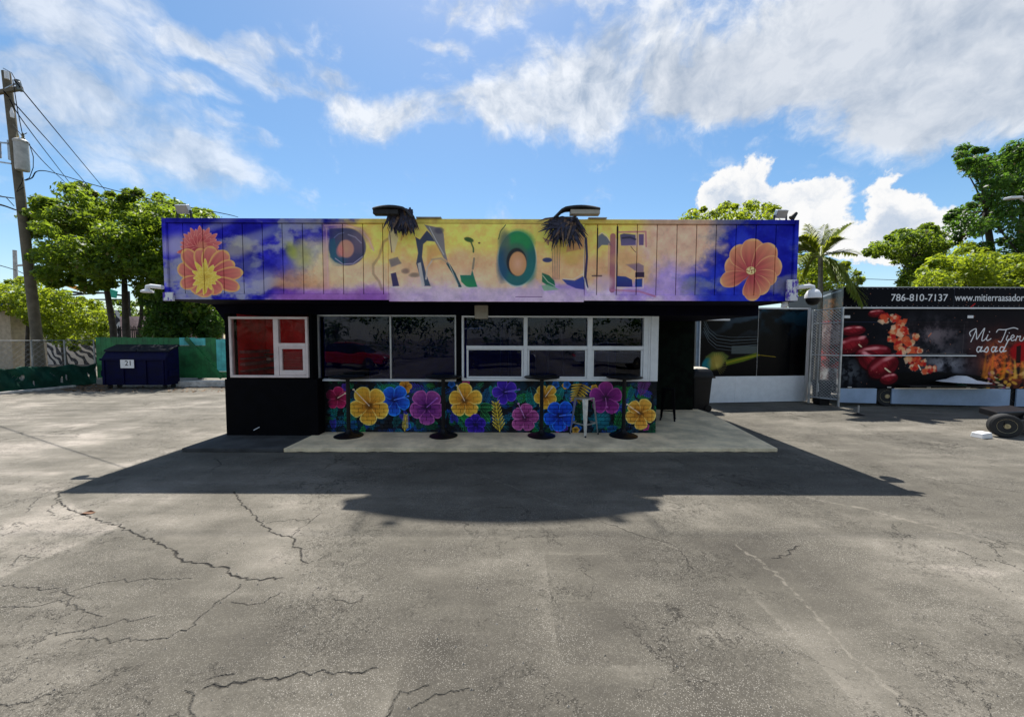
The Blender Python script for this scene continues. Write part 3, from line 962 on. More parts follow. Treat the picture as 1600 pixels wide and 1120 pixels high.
def leafblade(x, y, an, L, Wd, c, vein, n=6):
    mu.petal(x, y, an, L, Wd, tuple(v * .45 for v in c), c, vein, ew=0.12)
    ca, sa = math.cos(math.radians(an)), math.sin(math.radians(an))
    mu.line([(x, y), (x + L * .92 * ca, y + L * .92 * sa)], 0.7, vein, alpha=.8)
    for k in range(1, n):
        q = k / n * L * .85
        for s_ in (-1, 1):
            mu.line([(x + q * ca, y + q * sa), (x + (q + Wd * .6) * ca - s_ * Wd * .7 * sa, y + (q + Wd * .6) * sa + s_ * Wd * .7 * ca)], 0.45, vein, alpha=.5)


def frond(x, y, an, L, c, n=8, wd=2.6, sl=10):
    ca, sa = math.cos(math.radians(an)), math.sin(math.radians(an))
    mu.line([(x, y), (x + L * ca, y + L * sa)], 1.0, c, alpha=.9)
    for k in range(n):
        q = L * (k + .5) / n
        ll = sl * (0.6 + 0.7 * math.sin(math.pi * (k + 1) / (n + 1)))
        for s_ in (-1, 1):
            mu.petal(x + q * ca, y + q * sa, an + s_ * 42, ll, wd * .5, tuple(v * .5 for v in c), c, tuple(min(255, v * 1.25) for v in c))


for k in range(170):
    x, y = rr.uniform(515, 1026), rr.uniform(596, 674)
    cc = rr.choice([(8, 74, 90), (14, 90, 58), (12, 56, 120), (6, 100, 110), (18, 60, 66)])
    leafblade(x, y, rr.uniform(0, 360), rr.uniform(9, 18), rr.uniform(3, 5), cc, tuple(min(255, v * 1.7) for v in cc), 4)
GL = (26, 140, 84)
for a_ in [(540, 672, -70, 34, (24, 130, 84), 8, 2.4, 13), (556, 672, -120, 20, (20, 100, 70), 6), (614, 668, -60, 24, (8, 84, 90), 7), (712, 640, 55, 34, (30, 140, 84), 8, 2.0, 12),
           (652, 672, -70, 22, (14, 84, 70), 6), (685, 668, 200, 16, (14, 84, 60), 6), (905, 670, -95, 40, (30, 90, 44), 9, 2.2, 10), (962, 672, -70, 36, (34, 150, 70), 9, 2.2, 12),
           (985, 606, 160, 24, (30, 130, 60), 7), (985, 600, 95, 34, (34, 150, 66), 8, 2.2, 9), (1018, 620, 200, 18, (24, 130, 70), 6), (1010, 672, -20, 18, (16, 90, 56), 6), (850, 672, 10, 16, (20, 90, 60), 6),
           (745, 600, 90, 26, (12, 90, 110), 7, 2.2, 10), (765, 604, 110, 22, (14, 100, 150), 6, 2.2, 10)]:
    frond(*a_)
for a_ in [(828, 604, 75, 32, 9, (10, 80, 100), (60, 160, 170), 6), (868, 625, -60, 22, 7, (12, 120, 124), (60, 170, 160), 5), (748, 636, 0, 24, 7, (20, 110, 60), (80, 170, 90), 5),
           (752, 642, 50, 22, 6, (20, 110, 60), (80, 170, 90), 5), (843, 668, -60, 20, 6, (20, 96, 60), (80, 150, 100), 5), (590, 600, 60, 16, 7, (10, 110, 120), (40, 160, 160), 5),
           (612, 600, 20, 20, 5, (10, 100, 130), (40, 150, 170), 5), (645, 616, -40, 16, 4, (20, 100, 50), (60, 150, 80), 4), (680, 604, 190, 14, 4, (20, 110, 50), (60, 150, 80), 4),
           (975, 636, 190, 16, 6, (10, 110, 120), (40, 160, 160), 4)]:
    leafblade(*a_)
for k in range(44):
    cc_ = rr.choice([(24, 150, 90), (14, 120, 150), (40, 170, 80), (20, 96, 160), (60, 60, 190), (16, 140, 130)])
    frond(rr.uniform(520, 1022), rr.uniform(600, 674), rr.uniform(0, 360), rr.uniform(12, 24), cc_, 6, 2.0, rr.uniform(6, 10))
for k in range(14):
    bx_, by_ = rr.uniform(530, 1015), rr.choice([rr.uniform(599, 606), rr.uniform(662, 672)])
    bc_ = rr.choice([(90, 50, 190), (30, 110, 220), (200, 60, 140), (230, 170, 60)])
    for q_ in range(5):
        mu.petal(bx_, by_, 72 * q_ + k * 9, 6, 2.6, tuple(v * .5 for v in bc_), bc_, tuple(min(255, v * 1.2) for v in bc_), fan=True)
mu.ell(938, 655, 16, 14, (14, 108, 128), c2=(10, 80, 96), soft=.06)
for k in range(6):
    mu.line([(926, 664), (930 + k * 4.5, 644 + abs(k - 2) * 2)], .7, (60, 160, 160), alpha=.7)


def hibiscus(cx, cy, r, cin, cout, edge, rot=0, st=None, stc=(236, 214, 190), seed=0):
    q = random.Random(seed)
    for k in range(5):
        an = rot + 72 * k
        mu.petal(cx, cy, an, r * q.uniform(1.0, 1.16), r * .46, cin, cout, edge, ruffle=.04, ew=.15, fan=True)
    for k in range(5):
        an = math.radians(rot + 72 * k)
        for d_ in (-.25, 0, .25):
            mu.line([(cx, cy), (cx + r * .7 * math.cos(an + d_), cy + r * .7 * math.sin(an + d_))], .9, tuple(v * .55 for v in cin), alpha=.6, taper=True)
    mu.ell(cx, cy, r * .2, r * .18, tuple(v * .5 for v in cin), soft=.5, alpha=.8)
    if st:
        mu.line([(cx, cy), (cx + st[0], cy + st[1])], 1.3, stc)
        mu.ell(cx + st[0], cy + st[1], 1.8, 1.4, stc)


YC, YI, YE = (240, 192, 66), (206, 126, 30), (250, 228, 130)
hibiscus(528, 622, 17, (130, 10, 50), (190, 26, 96), (224, 90, 140), 60, (12, -7), seed=1)
hibiscus(634, 604, 9.5, (170, 100, 20), (214, 150, 40), (240, 200, 90), 70)
hibiscus(616, 625, 22, (10, 40, 150), (24, 110, 226), (60, 150, 240), 20, (22, -6), (90, 130, 240), 2)
hibiscus(577, 634, 29, YI, YC, YE, -50, (-24, -25), seed=3)
hibiscus(667, 636, 27, (90, 20, 110), (166, 74, 150), (206, 110, 180), 90, (16, -14), (170, 100, 200), 4)
hibiscus(789, 612, 18, (40, 14, 130), (70, 34, 180), (130, 90, 210), 35, (22, -4), (120, 100, 210), 5)
hibiscus(726, 626, 25, YI, YC, YE, -90, (-12, -24), seed=6)
hibiscus(743, 663, 16, (30, 10, 120), (56, 26, 160), (96, 60, 200), -90, seed=7)
hibiscus(852, 619, 18, YI, (222, 180, 60), YE, -120, (10, -14), seed=8)
hibiscus(820, 652, 21, (126, 40, 104), (182, 84, 148), (214, 126, 180), -80, (-10, -22), (190, 130, 190), 9)
hibiscus(874, 649, 23, (8, 40, 160), (18, 96, 230), (50, 140, 246), 20, (18, -2), (80, 130, 250), 10)
hibiscus(946, 621, 24, (90, 10, 90), (156, 50, 140), (196, 90, 170), -90, (2, 14), (170, 90, 160), 11)
hibiscus(1000, 645, 23, YI, (230, 176, 70), YE, -60, (-20, -14), seed=12)
# yellow coral sprays
for (x, y, an, L) in [(781, 674, -98, 46), (632, 673, -85, 25)]:
    ca, sa = math.cos(math.radians(an)), math.sin(math.radians(an))
    n_ = 8
    for k in range(n_):
        q = L * (k + .3) / n_
        for s_ in (-1, 1):
            mu.petal(x + q * ca, y + q * sa, an + s_ * 40, L * .30 * (1.15 - k / n_ * .5), L * .030, (150, 120, 20), (228, 204, 84), (246, 230, 130))
    mu.line([(x, y), (x + L * ca, y + L * sa)], 1.6, (214, 186, 60))
for k in range(7):
    for s_ in (-1, 1):
        mu.petal(909 - k * 1.5, 600 + k * 3.6, 90 + s_ * (74 - k * 4) + 12, 17 - k, 1.5, (150, 110, 20), (226, 190, 70), (246, 220, 110))
frond(1000, 618, -75, 22, (130, 60, 150), 7, 1.8, 12)
# unpainted black strip at the left end
jj, ii, Xw, Yw = mu.win(494, 592, 522, 679)
mu.a[jj, ii] *= sst(Xw + (nM[jj, ii] - .5) * 14, 504, 522)[..., None] * .9 + .1
im_mural = mu.image('mural_painting')
del mu, nM, nN, nA, nB, nC, stk
# ================================================================== BUILDING
def fx(px):
    return at(px, 405, YF).x


def fz(py):
    return at(750, py, YF).z


YL = gp(400, 679, SLAB_Z).y           # black service box on the left
YM = gp(760, 675.5, SLAB_Z).y         # mural wall
YB = 9.05                             # recessed wall on the right
FXL, FXR = fx(258.5), fx(1243.5)
FZT, FZB = fz(343), fz(469.5)

bld = empty('restaurant_building', (0, 7.0, 0), 'single storey black restaurant with painted fascia and flower mural', 'building')


def Lz(py, Yd):
    return at(760, py, Yd).z


def Lx(px, Yd, py=545):
    return at(px, py, Yd).x


# slab in front of the building
s0, s1 = gp(283, 700, SLAB_Z), gp(1216, 700.5, SLAB_Z)
sb = gp(1112, 646, SLAB_Z)
d0, d1 = gp(446, 699, SLAB_Z), gp(497, 675, SLAB_Z)
YS = s0.y
mb = MB()
jr = random.Random(4)
front = [(d0.x + (s1.x - d0.x) * k / 90, YS + (s1.y - YS) * k / 90 + (jr.uniform(0, .012) if jr.random() < .8 else jr.uniform(.01, .035)), 0.001) for k in range(91)]
mb.prism(front + [ (sb.x, sb.y, 0.001), (sb.x - .1, 9.8, 0.001), (d1.x, 9.8, 0.001), (d1.x, YM, 0.001)], (0, 0, SLAB_Z - .001))
tag(mb.build('concrete_walkway', m_conc, bevel=0.008), kind='structure')
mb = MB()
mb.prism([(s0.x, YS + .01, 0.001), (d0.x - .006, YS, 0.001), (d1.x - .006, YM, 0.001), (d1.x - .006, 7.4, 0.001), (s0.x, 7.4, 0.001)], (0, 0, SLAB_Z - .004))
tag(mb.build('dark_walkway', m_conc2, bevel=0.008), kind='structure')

# fascia
m_fas = print_mat('fascia_paint', im_fascia, bld, fx(254), fx(1248), fz(474), fz(338), rough=0.7, wear=0.03, spec=0.12, gain=1.14)
m_gap = plain('dark_gap', (0.02, 0.015, 0.03), 0.8)
fas = MB().box(FXL + .03, FXR - .03, YF + .022, YF + .06, FZB + .02, FZT - .02).build('fascia', m_gap, bld)
zt, zb = fz(350), fz(460.5)
MB().box(FXL, FXR, YF - .028, YF + .021, zt, FZT).build('top_trim', m_fas, fas, bevel=.006)
MB().box(FXL, fx(607.5), YF - .02, YF + .021, FZB, zb).build('bottom_trim', m_fas, fas, bevel=.005)
MB().box(fx(913), FXR, YF - .02, YF + .021, FZB, zb).build('bottom_trim', m_fas, fas, bevel=.005)
MB().box(fx(607.8), fx(912.6), YF - .026, YF + .02, FZB - .02, zt - .003).build('centre_panel', m_fas, fas, bevel=.004)
MB().box(FXL - .004, FXL + .05, YF - .034, YF + .02, FZB + .003, FZT - .003).build('corner_board', m_fas, fas)
MB().box(FXR - .05, FXR + .004, YF - .034, YF + .02, FZB + .003, FZT - .003).build('corner_board', m_fas, fas)
seams = [263.5, 287.5, 318, 349, 380, 411, 442, 473.5, 504.5, 536, 567.5, 598.5, 607.3]
seamsR = [913.2, 933, 964, 995, 1026, 1057, 1087.5, 1118, 1149, 1180, 1211, 1238.5]
for lst in (seams, seamsR):
    for a_, b_ in zip(lst, lst[1:]):
        dy = random.uniform(-.002, .002)
        MB().box(fx(a_) + .006, fx(b_) - .006, YF + dy - .001, YF + .0215, zb + .003, zt - .003).build('plank', m_fas, fas, bevel=.003)
# roof, soffit, header
m_roof = plain('roof_membrane', (0.5, 0.5, 0.48), 0.8)
MB().box(FXL + .02, FXR - .02, YF + .062, 9.8, 2.42, FZT - .12).build('roof', m_roof, bld)
MB().box(FXL + .01, FXR - .01, YF - .018, 9.82, FZB - .004, FZB + .015).build('soffit', m_navy, bld)
MB().box(FXL + .012, FXL + .05, YF + .065, 9.8, FZB + .02, FZT - .01).build('side_fascia', m_navy, bld)
MB().box(FXR - .05, FXR - .012, YF + .065, 9.8, FZB + .02, FZT - .01).build('side_fascia', m_navy, bld)
HZ = Lz(492, 6.8)
MB().box(Lx(351, YL), FXR - .02, 6.8, 9.7, HZ, FZB - .006).build('header_beam', m_navy, bld)
MB().prism([(FXL + .03, 6.84, FZB - .006), (Lx(351, YL), 6.84, FZB - .006), (Lx(351, YL), 6.84, 1.78)], (0, .9, 0)).build('eave_bracket', m_navy, bld)

# walls
XL0, XL1 = Lx(351, YL), Lx(496, YL)
XM0, XM1 = Lx(498, YM), Lx(1026, YM)
zsl = Lz(593, YL)
MB().box(XL0, XL1, YL - .03, 9.5, SLAB_Z - .02, zsl).build('service_box_wall', m_black, bld, bevel=.01)
MB().box(XL0 + .015, Lx(361, YL), YL, YL + .16, zsl, HZ).build('wall_pier', m_black, bld)
MB().box(Lx(483, YL), XM0 - .01, YL, YM + .2, zsl, HZ).build('wall_pier', m_black, bld)
MB().box(Lx(713.5, YM), Lx(721.5, YM), YM - .01, YM + .12, Lz(595, YM), HZ).build('wall_pier', m_black, bld)
MB().box(XL0 + .015, XL0 + .1, YL + .16, 9.5, zsl, HZ).build('side_wall', m_black, bld)
MB().box(XM1 - .12, XM1 - .002, YM + .13, YB, SLAB_Z, HZ).build('side_wall', m_black, bld)
m_leafwall = plain('black_wall_with_faint_leaves', (0.003, 0.006, 0.004), 0.8, var=0.9, scale=5, spec=.08)
MB().box(XM1 - .1, Lx(1085, YB), YB, YB + .2, SLAB_Z, FZB - .01).build('recessed_wall', m_leafwall, bld)
MB().box(Lx(1085, YB) - .2, Lx(1085, YB) - .003, YB + .2, 9.7, SLAB_Z, FZB - .01).build('side_wall', m_leafwall, bld)
# rooms behind the glass
m_room = plain('dark_blue_room', (0.02, 0.03, 0.24), 0.7)
m_roomR = plain('dark_red_room', (0.80, 0.03, 0.04), 0.6)
m_floor = plain('room_floor', (0.05, 0.05, 0.06), 0.5)
MB().box(XM0 + .02, XM1 - .13, YB - .1, YB - .02, SLAB_Z, HZ).build('room_back_wall', m_room, bld)
MB().box(XM0 - .1, XM0 + .02, YM + .21, YB - .02, SLAB_Z, HZ).build('room_partition', m_room, bld)
MB().box(XM0 + .02, XM1 - .13, YM + .1, YB - .1, SLAB_Z - .03, SLAB_Z + .01).build('room_floor', m_floor, bld)
MB().box(XL0 + .1, XM0 - .11, YL + .95, YL + 1.05, zsl, HZ).build('red_room_wall', m_roomR, bld)
mb = MB()
for k in range(3):
    z = zsl + .12 + k * .13
    mb.box(XL0 + .16, XM0 - .3, YL + .78, YL + .95, z, z + .018)
mb.build('shelf', m_conc2, bld)
mb = MB()
for k in range(9):
    mb.box(XL0 + .2 + k * .14, XL0 + .2 + k * .14 + .09, YL + .8, YL + .9, zsl + .268, zsl + .268 + .05 + (k % 3) * .03)
tag(mb.build('shelf_goods', m_beigebox, bld), kind='stuff')

MB().box(XL0 + .101, XL0 + .112, YL + .17, YL + .94, zsl, HZ).build('red_lining', m_roomR, bld)
mb = MB()
for k in range(4):
    z = zsl + .10 + k * .11
    mb.box(XL0 + .113, XL0 + .20, YL + .2, YL + .9, z, z + .03 + .02 * (k % 2))
mb.build('slatted_crate', plain('pinkish_board', (.34, .16, .15), .7, var=.4), bld)
# pale shapes in the room: strip, wire, lines and hoops stand in for pane reflections
m_pale = plain('pale_reflection', (.34, .36, .36), .5, var=.2)
MB().box(Lx(501, YM + .6), Lx(514, YM + .6), YM + .6, YM + .75, SLAB_Z, HZ).build('pale_reflection_strip', plain('greenish_reflection', (.16, .22, .20), .6), bld)
MB().tube([at(512, 538, YM + .5), at(525, 540, YM + .5)], .006, 6).build('reflection_line', m_pale, bld)
MB().tube([at(542, 537.5, YM + .5), at(620, 541, YM + .5), at(716, 543, YM + .5)], .006, 6).build('reflection_line', m_pale, bld)
cab_ = [at(x, 528 + 3 * math.sin((x - 722) / 26), YM + .45) for x in range(722, 1005, 12)]
MB().tube(cab_, .004, 5).build('wire_reflection', m_pale, bld)
for hx, hw_, hy in ((790, 9, 500), (807, 13, 498), (846, 10, 502), (868, 12, 500), (940, 11, 520)):
    MB().tube([at(hx - hw_, 588, YM + .8), at(hx - hw_ * .8, hy + 14, YM + .8), at(hx - hw_ * .4, hy + 2, YM + .8), at(hx + hw_ * .4, hy + 2, YM + .8), at(hx + hw_ * .8, hy + 14, YM + .8), at(hx + hw_, 588, YM + .8)], .007, 6).build('reflection_hoop', m_pale, bld, smooth=True)
MB().obox(at(726, 513.5, YM + .4), at(755, 512.5, YM + .4), .02, .02).build('white_tube', m_wplastic, bld)
MB().tube([at(731, 513, YM + .4), at(737, 504, YM + .4), at(748, 499, YM + .4)], .005, 6).build('white_hook', m_wplastic, bld)

# mural wall of real bricks
m_mur = print_mat('mural_paint', im_mural, bld, Lx(494, YM, 636), Lx(1030, YM, 636), Lz(679, YM), Lz(592, YM), rough=0.6, wear=0.08, spec=0.25, bump=.2, gain=1.3)
m_mortar = plain('painted_mortar', (0.008, 0.010, 0.016), 0.8)
wz1 = Lz(595.5, YM)
wall = MB().box(XM0, XM1 - .001, YM + .012, YM + .115, SLAB_Z - .01, wz1).build('mural_wall', m_mortar, bld)
bw, bh, gp_ = 0.152, (wz1 - SLAB_Z) / 13, 0.007
bm_ = MB().box(0, bw - gp_, 0, .02, 0, bh - gp_)
brick0 = bm_.build('brick', m_mur, bevel=.003)
half0 = MB().box(0, bw / 2 - gp_, 0, .02, 0, bh - gp_).build('half_brick', m_mur, bevel=.003)
protos = {'f': brick0, 'h': half0}
used = set()
top = MB()
for row in range(13):
    z = SLAB_Z + row * bh + gp_ / 2
    x = XM0 + .002
    first = row % 2
    while x < XM1 - .03:
        kind = 'h' if first else 'f'
        w_ = bw / 2 if first else bw
        first = 0
        if x + w_ > XM1 + .01:
            kind, w_ = 'h', bw / 2
            if x + w_ > XM1 + .03:
                break
        dy = random.uniform(-.0025, .0025)
        if row < 7:
            if kind not in used:
                b = protos[kind]
                used.add(kind)
            else:
                b = protos[kind].copy()
                col.objects.link(b)
            b.parent = None
            b.location = (x, YM - .004 + dy, z)
            adopt(b, wall)
        else:
            e = (bw if kind == 'f' else bw / 2)
            top.box(x, x + e - gp_ * .45, YM - .001 + dy * .4, YM + .011, z, z + bh - gp_ * .45)
        x += w_
tag(top.build('upper_bricks', m_mur, wall), kind='stuff')


# windows ----------------------------------------------------------
def frame_ring(name, mat, parent, x0, x1, z0, z1, y0, y1, w, wt=None, wb=None, bevel=.004):
    wt, wb = wt or w, wb or w
    m = MB()
    m.box(x0, x1, y0, y1, z0, z0 + wb).box(x0, x1, y0, y1, z1 - wt, z1)
    m.box(x0, x0 + w, y0 + .001, y1 - .001, z0 + wb, z1 - wt).box(x1 - w, x1, y0 + .001, y1 - .001, z0 + wb, z1 - wt)
    return m.build(name, mat, parent, bevel=bevel)


def pane(parent, x0, x1, z0, z1, y, mat=None):
    return MB().box(x0, x1, y, y + .006, z0, z1).build('pane', mat or m_glass, parent)


# left window, pinkish white frame
zt_, zb_ = Lz(496, YL), Lz(590.5, YL)
x0_, x1_ = Lx(361, YL), Lx(483, YL)
w1 = frame_ring('service_window', m_pinkfr, bld, x0_, x1_, zb_, zt_, YL - .045, YL + .03, .04)
xm0, xm1 = Lx(430, YL), Lx(437.5, YL)
MB().box(xm0, xm1, YL - .044, YL + .028, zb_ + .041, zt_ - .041).build('mullion', m_pinkfr, w1)
zr0, zr1 = Lz(543, YL), Lz(537, YL)
MB().box(xm1 + .001, x1_ - .041, YL - .044, YL + .028, zr0, zr1).build('rail', m_pinkfr, w1)
frame_ring('sash', m_pinkfr, w1, xm1 + .004, x1_ - .043, zb_ + .043, zr0 - .003, YL - .04, YL, .05, .03, .085)
pane(w1, x0_ + .041, xm0 - .001, zb_ + .041, zt_ - .041, YL - .01, m_glassR)
pane(w1, xm1 + .001, x1_ - .041, zr1 + .001, zt_ - .041, YL - .01, m_glassR)
pane(w1, xm1 + .055, x1_ - .095, zb_ + .13, zr0 - .034, YL - .02, m_glassR)
# blind in the lower right light
mb = MB()
for k in range(9):
    z = zb_ + .14 + k * .034
    mb.box(xm1 + .056, x1_ - .096, YL + .0, YL + .004, z, z + .028)
mb.build('roller_blind', plain('dark_red_slats', (0.22, 0.02, 0.02), 0.5), w1)

# big two-light window
zt_, zb_ = Lz(492.5, YM), Lz(594.5, YM)
x0_, x1_ = Lx(497.5, YM), Lx(713, YM)
w2 = frame_ring('picture_window', m_alu, bld, x0_, x1_, zb_, zt_, YM - .03, YM + .05, .026, .03, .03)
MB().box(Lx(611, YM) - .014, Lx(611, YM) + .014, YM - .028, YM + .04, zb_ + .031, zt_ - .031).build('mullion', m_alu, w2)
pane(w2, x0_ + .027, Lx(611, YM) - .015, zb_ + .031, zt_ - .031, YM + .01)
pane(w2, Lx(611, YM) + .015, x1_ - .027, zb_ + .031, zt_ - .031, YM + .012)
MB().box(x0_, x1_, YM - .06, YM - .031, zb_ - .012, zb_ + .02).build('sill', m_white, w2, bevel=.003)

# white window with three columns and two rows
zt_, zb_ = Lz(493.5, YM), Lz(594.5, YM)
x0_, x1_ = Lx(722, YM), Lx(1027, YM)
w3 = frame_ring('sliding_window', m_white, bld, x0_, Lx(1014.5, YM), zb_, zt_, YM - .055, YM + .05, .035, .03, .045)
MB().box(Lx(1015, YM), x1_, YM - .05, YM + .05, zb_, zt_).build('end_panel', m_white, w3, bevel=.004)
cols = [(726, 818), (824, 917), (924.5, 1004)]
for a_, b_ in zip(cols, cols[1:]):
    MB().box(Lx(a_[1], YM), Lx(b_[0], YM), YM - .05, YM + .045, zb_ + .046, zt_ - .031).build('mullion', m_white, w3, bevel=.003)
MB().box(Lx(1004, YM), Lx(1014.5, YM) - .036, YM - .05, YM + .045, zb_ + .046, zt_ - .031).build('mullion', m_white, w3, bevel=.003)
zr0, zr1 = Lz(545.5, YM), Lz(540, YM)
for a_, b_ in cols:
    xa, xb = Lx(a_, YM) + (.035 if a_ == 726 else 0), Lx(b_, YM)
    xa = max(xa, x0_ + .036)
    MB().box(xa + .001, xb - .001, YM - .048, YM + .04, zr0, zr1).build('rail', m_white, w3, bevel=.003)
    frame_ring('sash', m_white, w3, xa + .003, xb - .003, zb_ + .048, zr0 - .003, YM - .035, YM + .01, .032, .012, .03)
    pane(w3, xa + .001, xb - .001, zr1 + .001, zt_ - .031, YM + .02)
    pane(w3, xa + .036, xb - .036, zb_ + .08, zr0 - .016, YM - .01)

# small switch box on the pier and the pale box under the soffit
MB().box(Lx(490.5, YM), Lx(496, YM), YM - .06, YM - .012, Lz(576, YM), Lz(570, YM)).build('switch_box', m_wplastic, bld)
YQ = 6.72
q0, q1 = at(741.5, 498, YQ), at(762.5, 474, YQ)
tag(MB().box(q0.x, q1.x, YQ, YQ + .09, q0.z, FZB - .007).build('junction_box', m_beigebox, bevel=.012),
    'small beige metal box fixed under the soffit above the white window', 'metal box')


# white debris mark low on the black wall (torn sticker)
c0 = at(396, 672, YL - .033)
c1 = at(405.5, 667, YL - .033)
MB().obox(c0, c1, .004, .012).build('torn_sticker', m_wplastic, bld)

# ================================================================== FURNITURE
def bar_table(px, label):
    base = gp(px, 681, SLAB_Z)
    hz = 1.03
    rt = empty('bar_table', base, label, 'bar table', 'black bar tables along the mural')
    MB().lathe([(.24, 0), (.242, .012), (.22, .022), (.12, .038), (.06, .07), (.035, .12), (.0, .12)], base).build('base', m_plastic, rt, smooth=True)
    MB().lathe([(.032, .1), (.032, hz - .04)], base, 16).build('pole', m_plastic, rt, smooth=True)
    MB().lathe([(.02, hz - .06), (.13, hz - .045), (.14, hz - .025), (.10, hz - .022)], base).build('top_plate', m_plastic, rt, smooth=True)
    MB().lathe([(.29, hz - .02), (.305, hz - .012), (.305, hz), (.295, hz + .006)], base, 40).build('tabletop', m_plastic, rt, smooth=True)


bar_table(545, 'black round bar table farthest left, in front of the crimson flower')
bar_table(693, 'black round bar table between the mauve flower and the second yellow flower')
bar_table(846, 'black round bar table left of the metal stool, before a blue flower')
bar_table(974, 'black round bar table right of the metal stool')


def metal_stool(base, rot, h, mat, label, seat=.15, foot=.21):
    rt = empty('metal_stool', base, label, 'stool')
    zz = base.z
    def c4(r, z):
        return [Vector((base.x + r * math.cos(rot + k * math.pi / 2), base.y + r * math.sin(rot + k * math.pi / 2), zz + z)) for k in range(4)]
    ts, tb = c4(seat * 1.18, h - .012), c4(foot * 1.2, .0)
    mid = [a.lerp(b, .68) for a, b in zip(ts, tb)]
    for k in range(4):
        a, b = ts[k], tb[k]
        d = (b - a).normalized()
        ax = Vector((math.cos(rot + k * math.pi / 2), math.sin(rot + k * math.pi / 2), 0))
        s = Vector((-ax.y, ax.x, 0))
        m = MB()
        w0, w1 = .05, .019
        # folded sheet leg: two faces meeting at the outer corner
        for sg in (-1, 1):
            i0 = a - ax * w0 * .7 + s * sg * w0
            i1 = b - ax * w1 * .7 + s * sg * w1
            n_ = (-ax) * .003
            m.hexa([b, i1, i1 + n_, b + n_, a, i0, i0 + n_, a + n_] if sg > 0 else [i1, b, b + n_, i1 + n_, i0, a, a + n_, i0 + n_])
        lg = m.build('leg', mat, rt)
        MB().lathe([(.014, 0), (.016, .012), (.012, .03)], tb[k] - Vector((0, 0, 0)) - ax * .008, 10).build('rubber_foot', m_plastic, lg)
        n2 = mid[(k + 1) % 4]
        MB().obox(mid[k] - ax * .012, n2 - Vector((math.cos(rot + (k + 1) * math.pi / 2), math.sin(rot + (k + 1) * math.pi / 2), 0)) * .012, .006, .022).build('stretcher', mat, rt)
    m = MB()
    rr_ = [(seat * 1.24, .0), (seat * 1.24, -.03)]
    pts = []
    for k in range(4):
        for d_ in (-.28, -.1, .1, .28):
            an = rot + k * math.pi / 2 + d_
            rad = seat * 1.24 * (1 - .22 * abs(d_) / .28)
            pts.append((base.x + rad * math.cos(an), base.y + rad * math.sin(an), zz + h - .035))
    m.prism(pts, (0, 0, .035))
    m.build('seat', mat, rt, bevel=.008)


m_zinc = plain('brushed_zinc', (0.52, 0.53, 0.53), 0.32, metal=0.75, var=0.2, scale=14)
b0 = gp(914, 682.5, SLAB_Z) + Vector((0.02, .20, 0))
metal_stool(b0, R(-95), 0.655, m_zinc, 'bare metal bar stool with four splayed legs before the mural')
metal_stool(gp(1048, 658, SLAB_Z) + Vector((0, .15, 0)), R(-70), 0.66, m_black, 'dark stool in the shade of the recessed black wall', .14, .17)

# trash can
tb_ = gp(1097, 643.5)
tr = empty('trash_can', (tb_.x, tb_.y + .27, 0), 'tall black wheeled trash can with pale domed lid at wall end', 'trash can')
c_ = (tb_.x, tb_.y + .27)
k_ = 1.0
m = MB()
def rr(w, d, z):
    q = []
    for (sx_, sy_) in ((1, 1), (-1, 1), (-1, -1), (1, -1)):
        a0 = {(1, 1): 0, (-1, 1): 90, (-1, -1): 180, (1, -1): 270}[(sx_, sy_)]
        for j in range(4):
            an = R(a0 + j * 30)
            q.append((c_[0] + sx_ * (w - .06) + .06 * math.cos(an), c_[1] + sy_ * (d - .06) + .06 * math.sin(an), z))
    return q
def loft(m, rings):
    n = len(rings[0])
    vs = [p for r_ in rings for p in r_]
    fs = [(i * n + k, i * n + (k + 1) % n, (i + 1) * n + (k + 1) % n, (i + 1) * n + k) for i in range(len(rings) - 1) for k in range(n)]
    return m.add(vs, fs + [tuple(range(n))[::-1], tuple(range((len(rings) - 1) * n, len(rings) * n))])
loft(m, [rr(.20, .22, .03), rr(.24, .27, .80), rr(.26, .29, .81), rr(.26, .29, .845)]).build('body', m_plastic, tr, smooth=True)
m = MB()
loft(m, [rr(.262, .292, .847), rr(.25, .28, .94), rr(.20, .22, 1.02), rr(.12, .14, 1.04)]).build('lid', m_plastic, tr, smooth=True)
m = MB()
loft(m, [rr(.19, .20, 1.022), rr(.14, .15, 1.05), rr(.08, .09, 1.06)]).build('lid_cap', m_beigebox, tr, smooth=True)
MB().box(c_[0] + .2, c_[0] + .34, c_[1] - .2, c_[1] + .2, .80, .84).build('handle', m_plastic, tr, bevel=.01)
for s_ in (-1, 1):
    MB().tube([(c_[0] + .16, c_[1] + s_ * .2, .08), (c_[0] + .16, c_[1] + s_ * .25, .08)], .08, 16).build('wheel', m_plastic, tr)

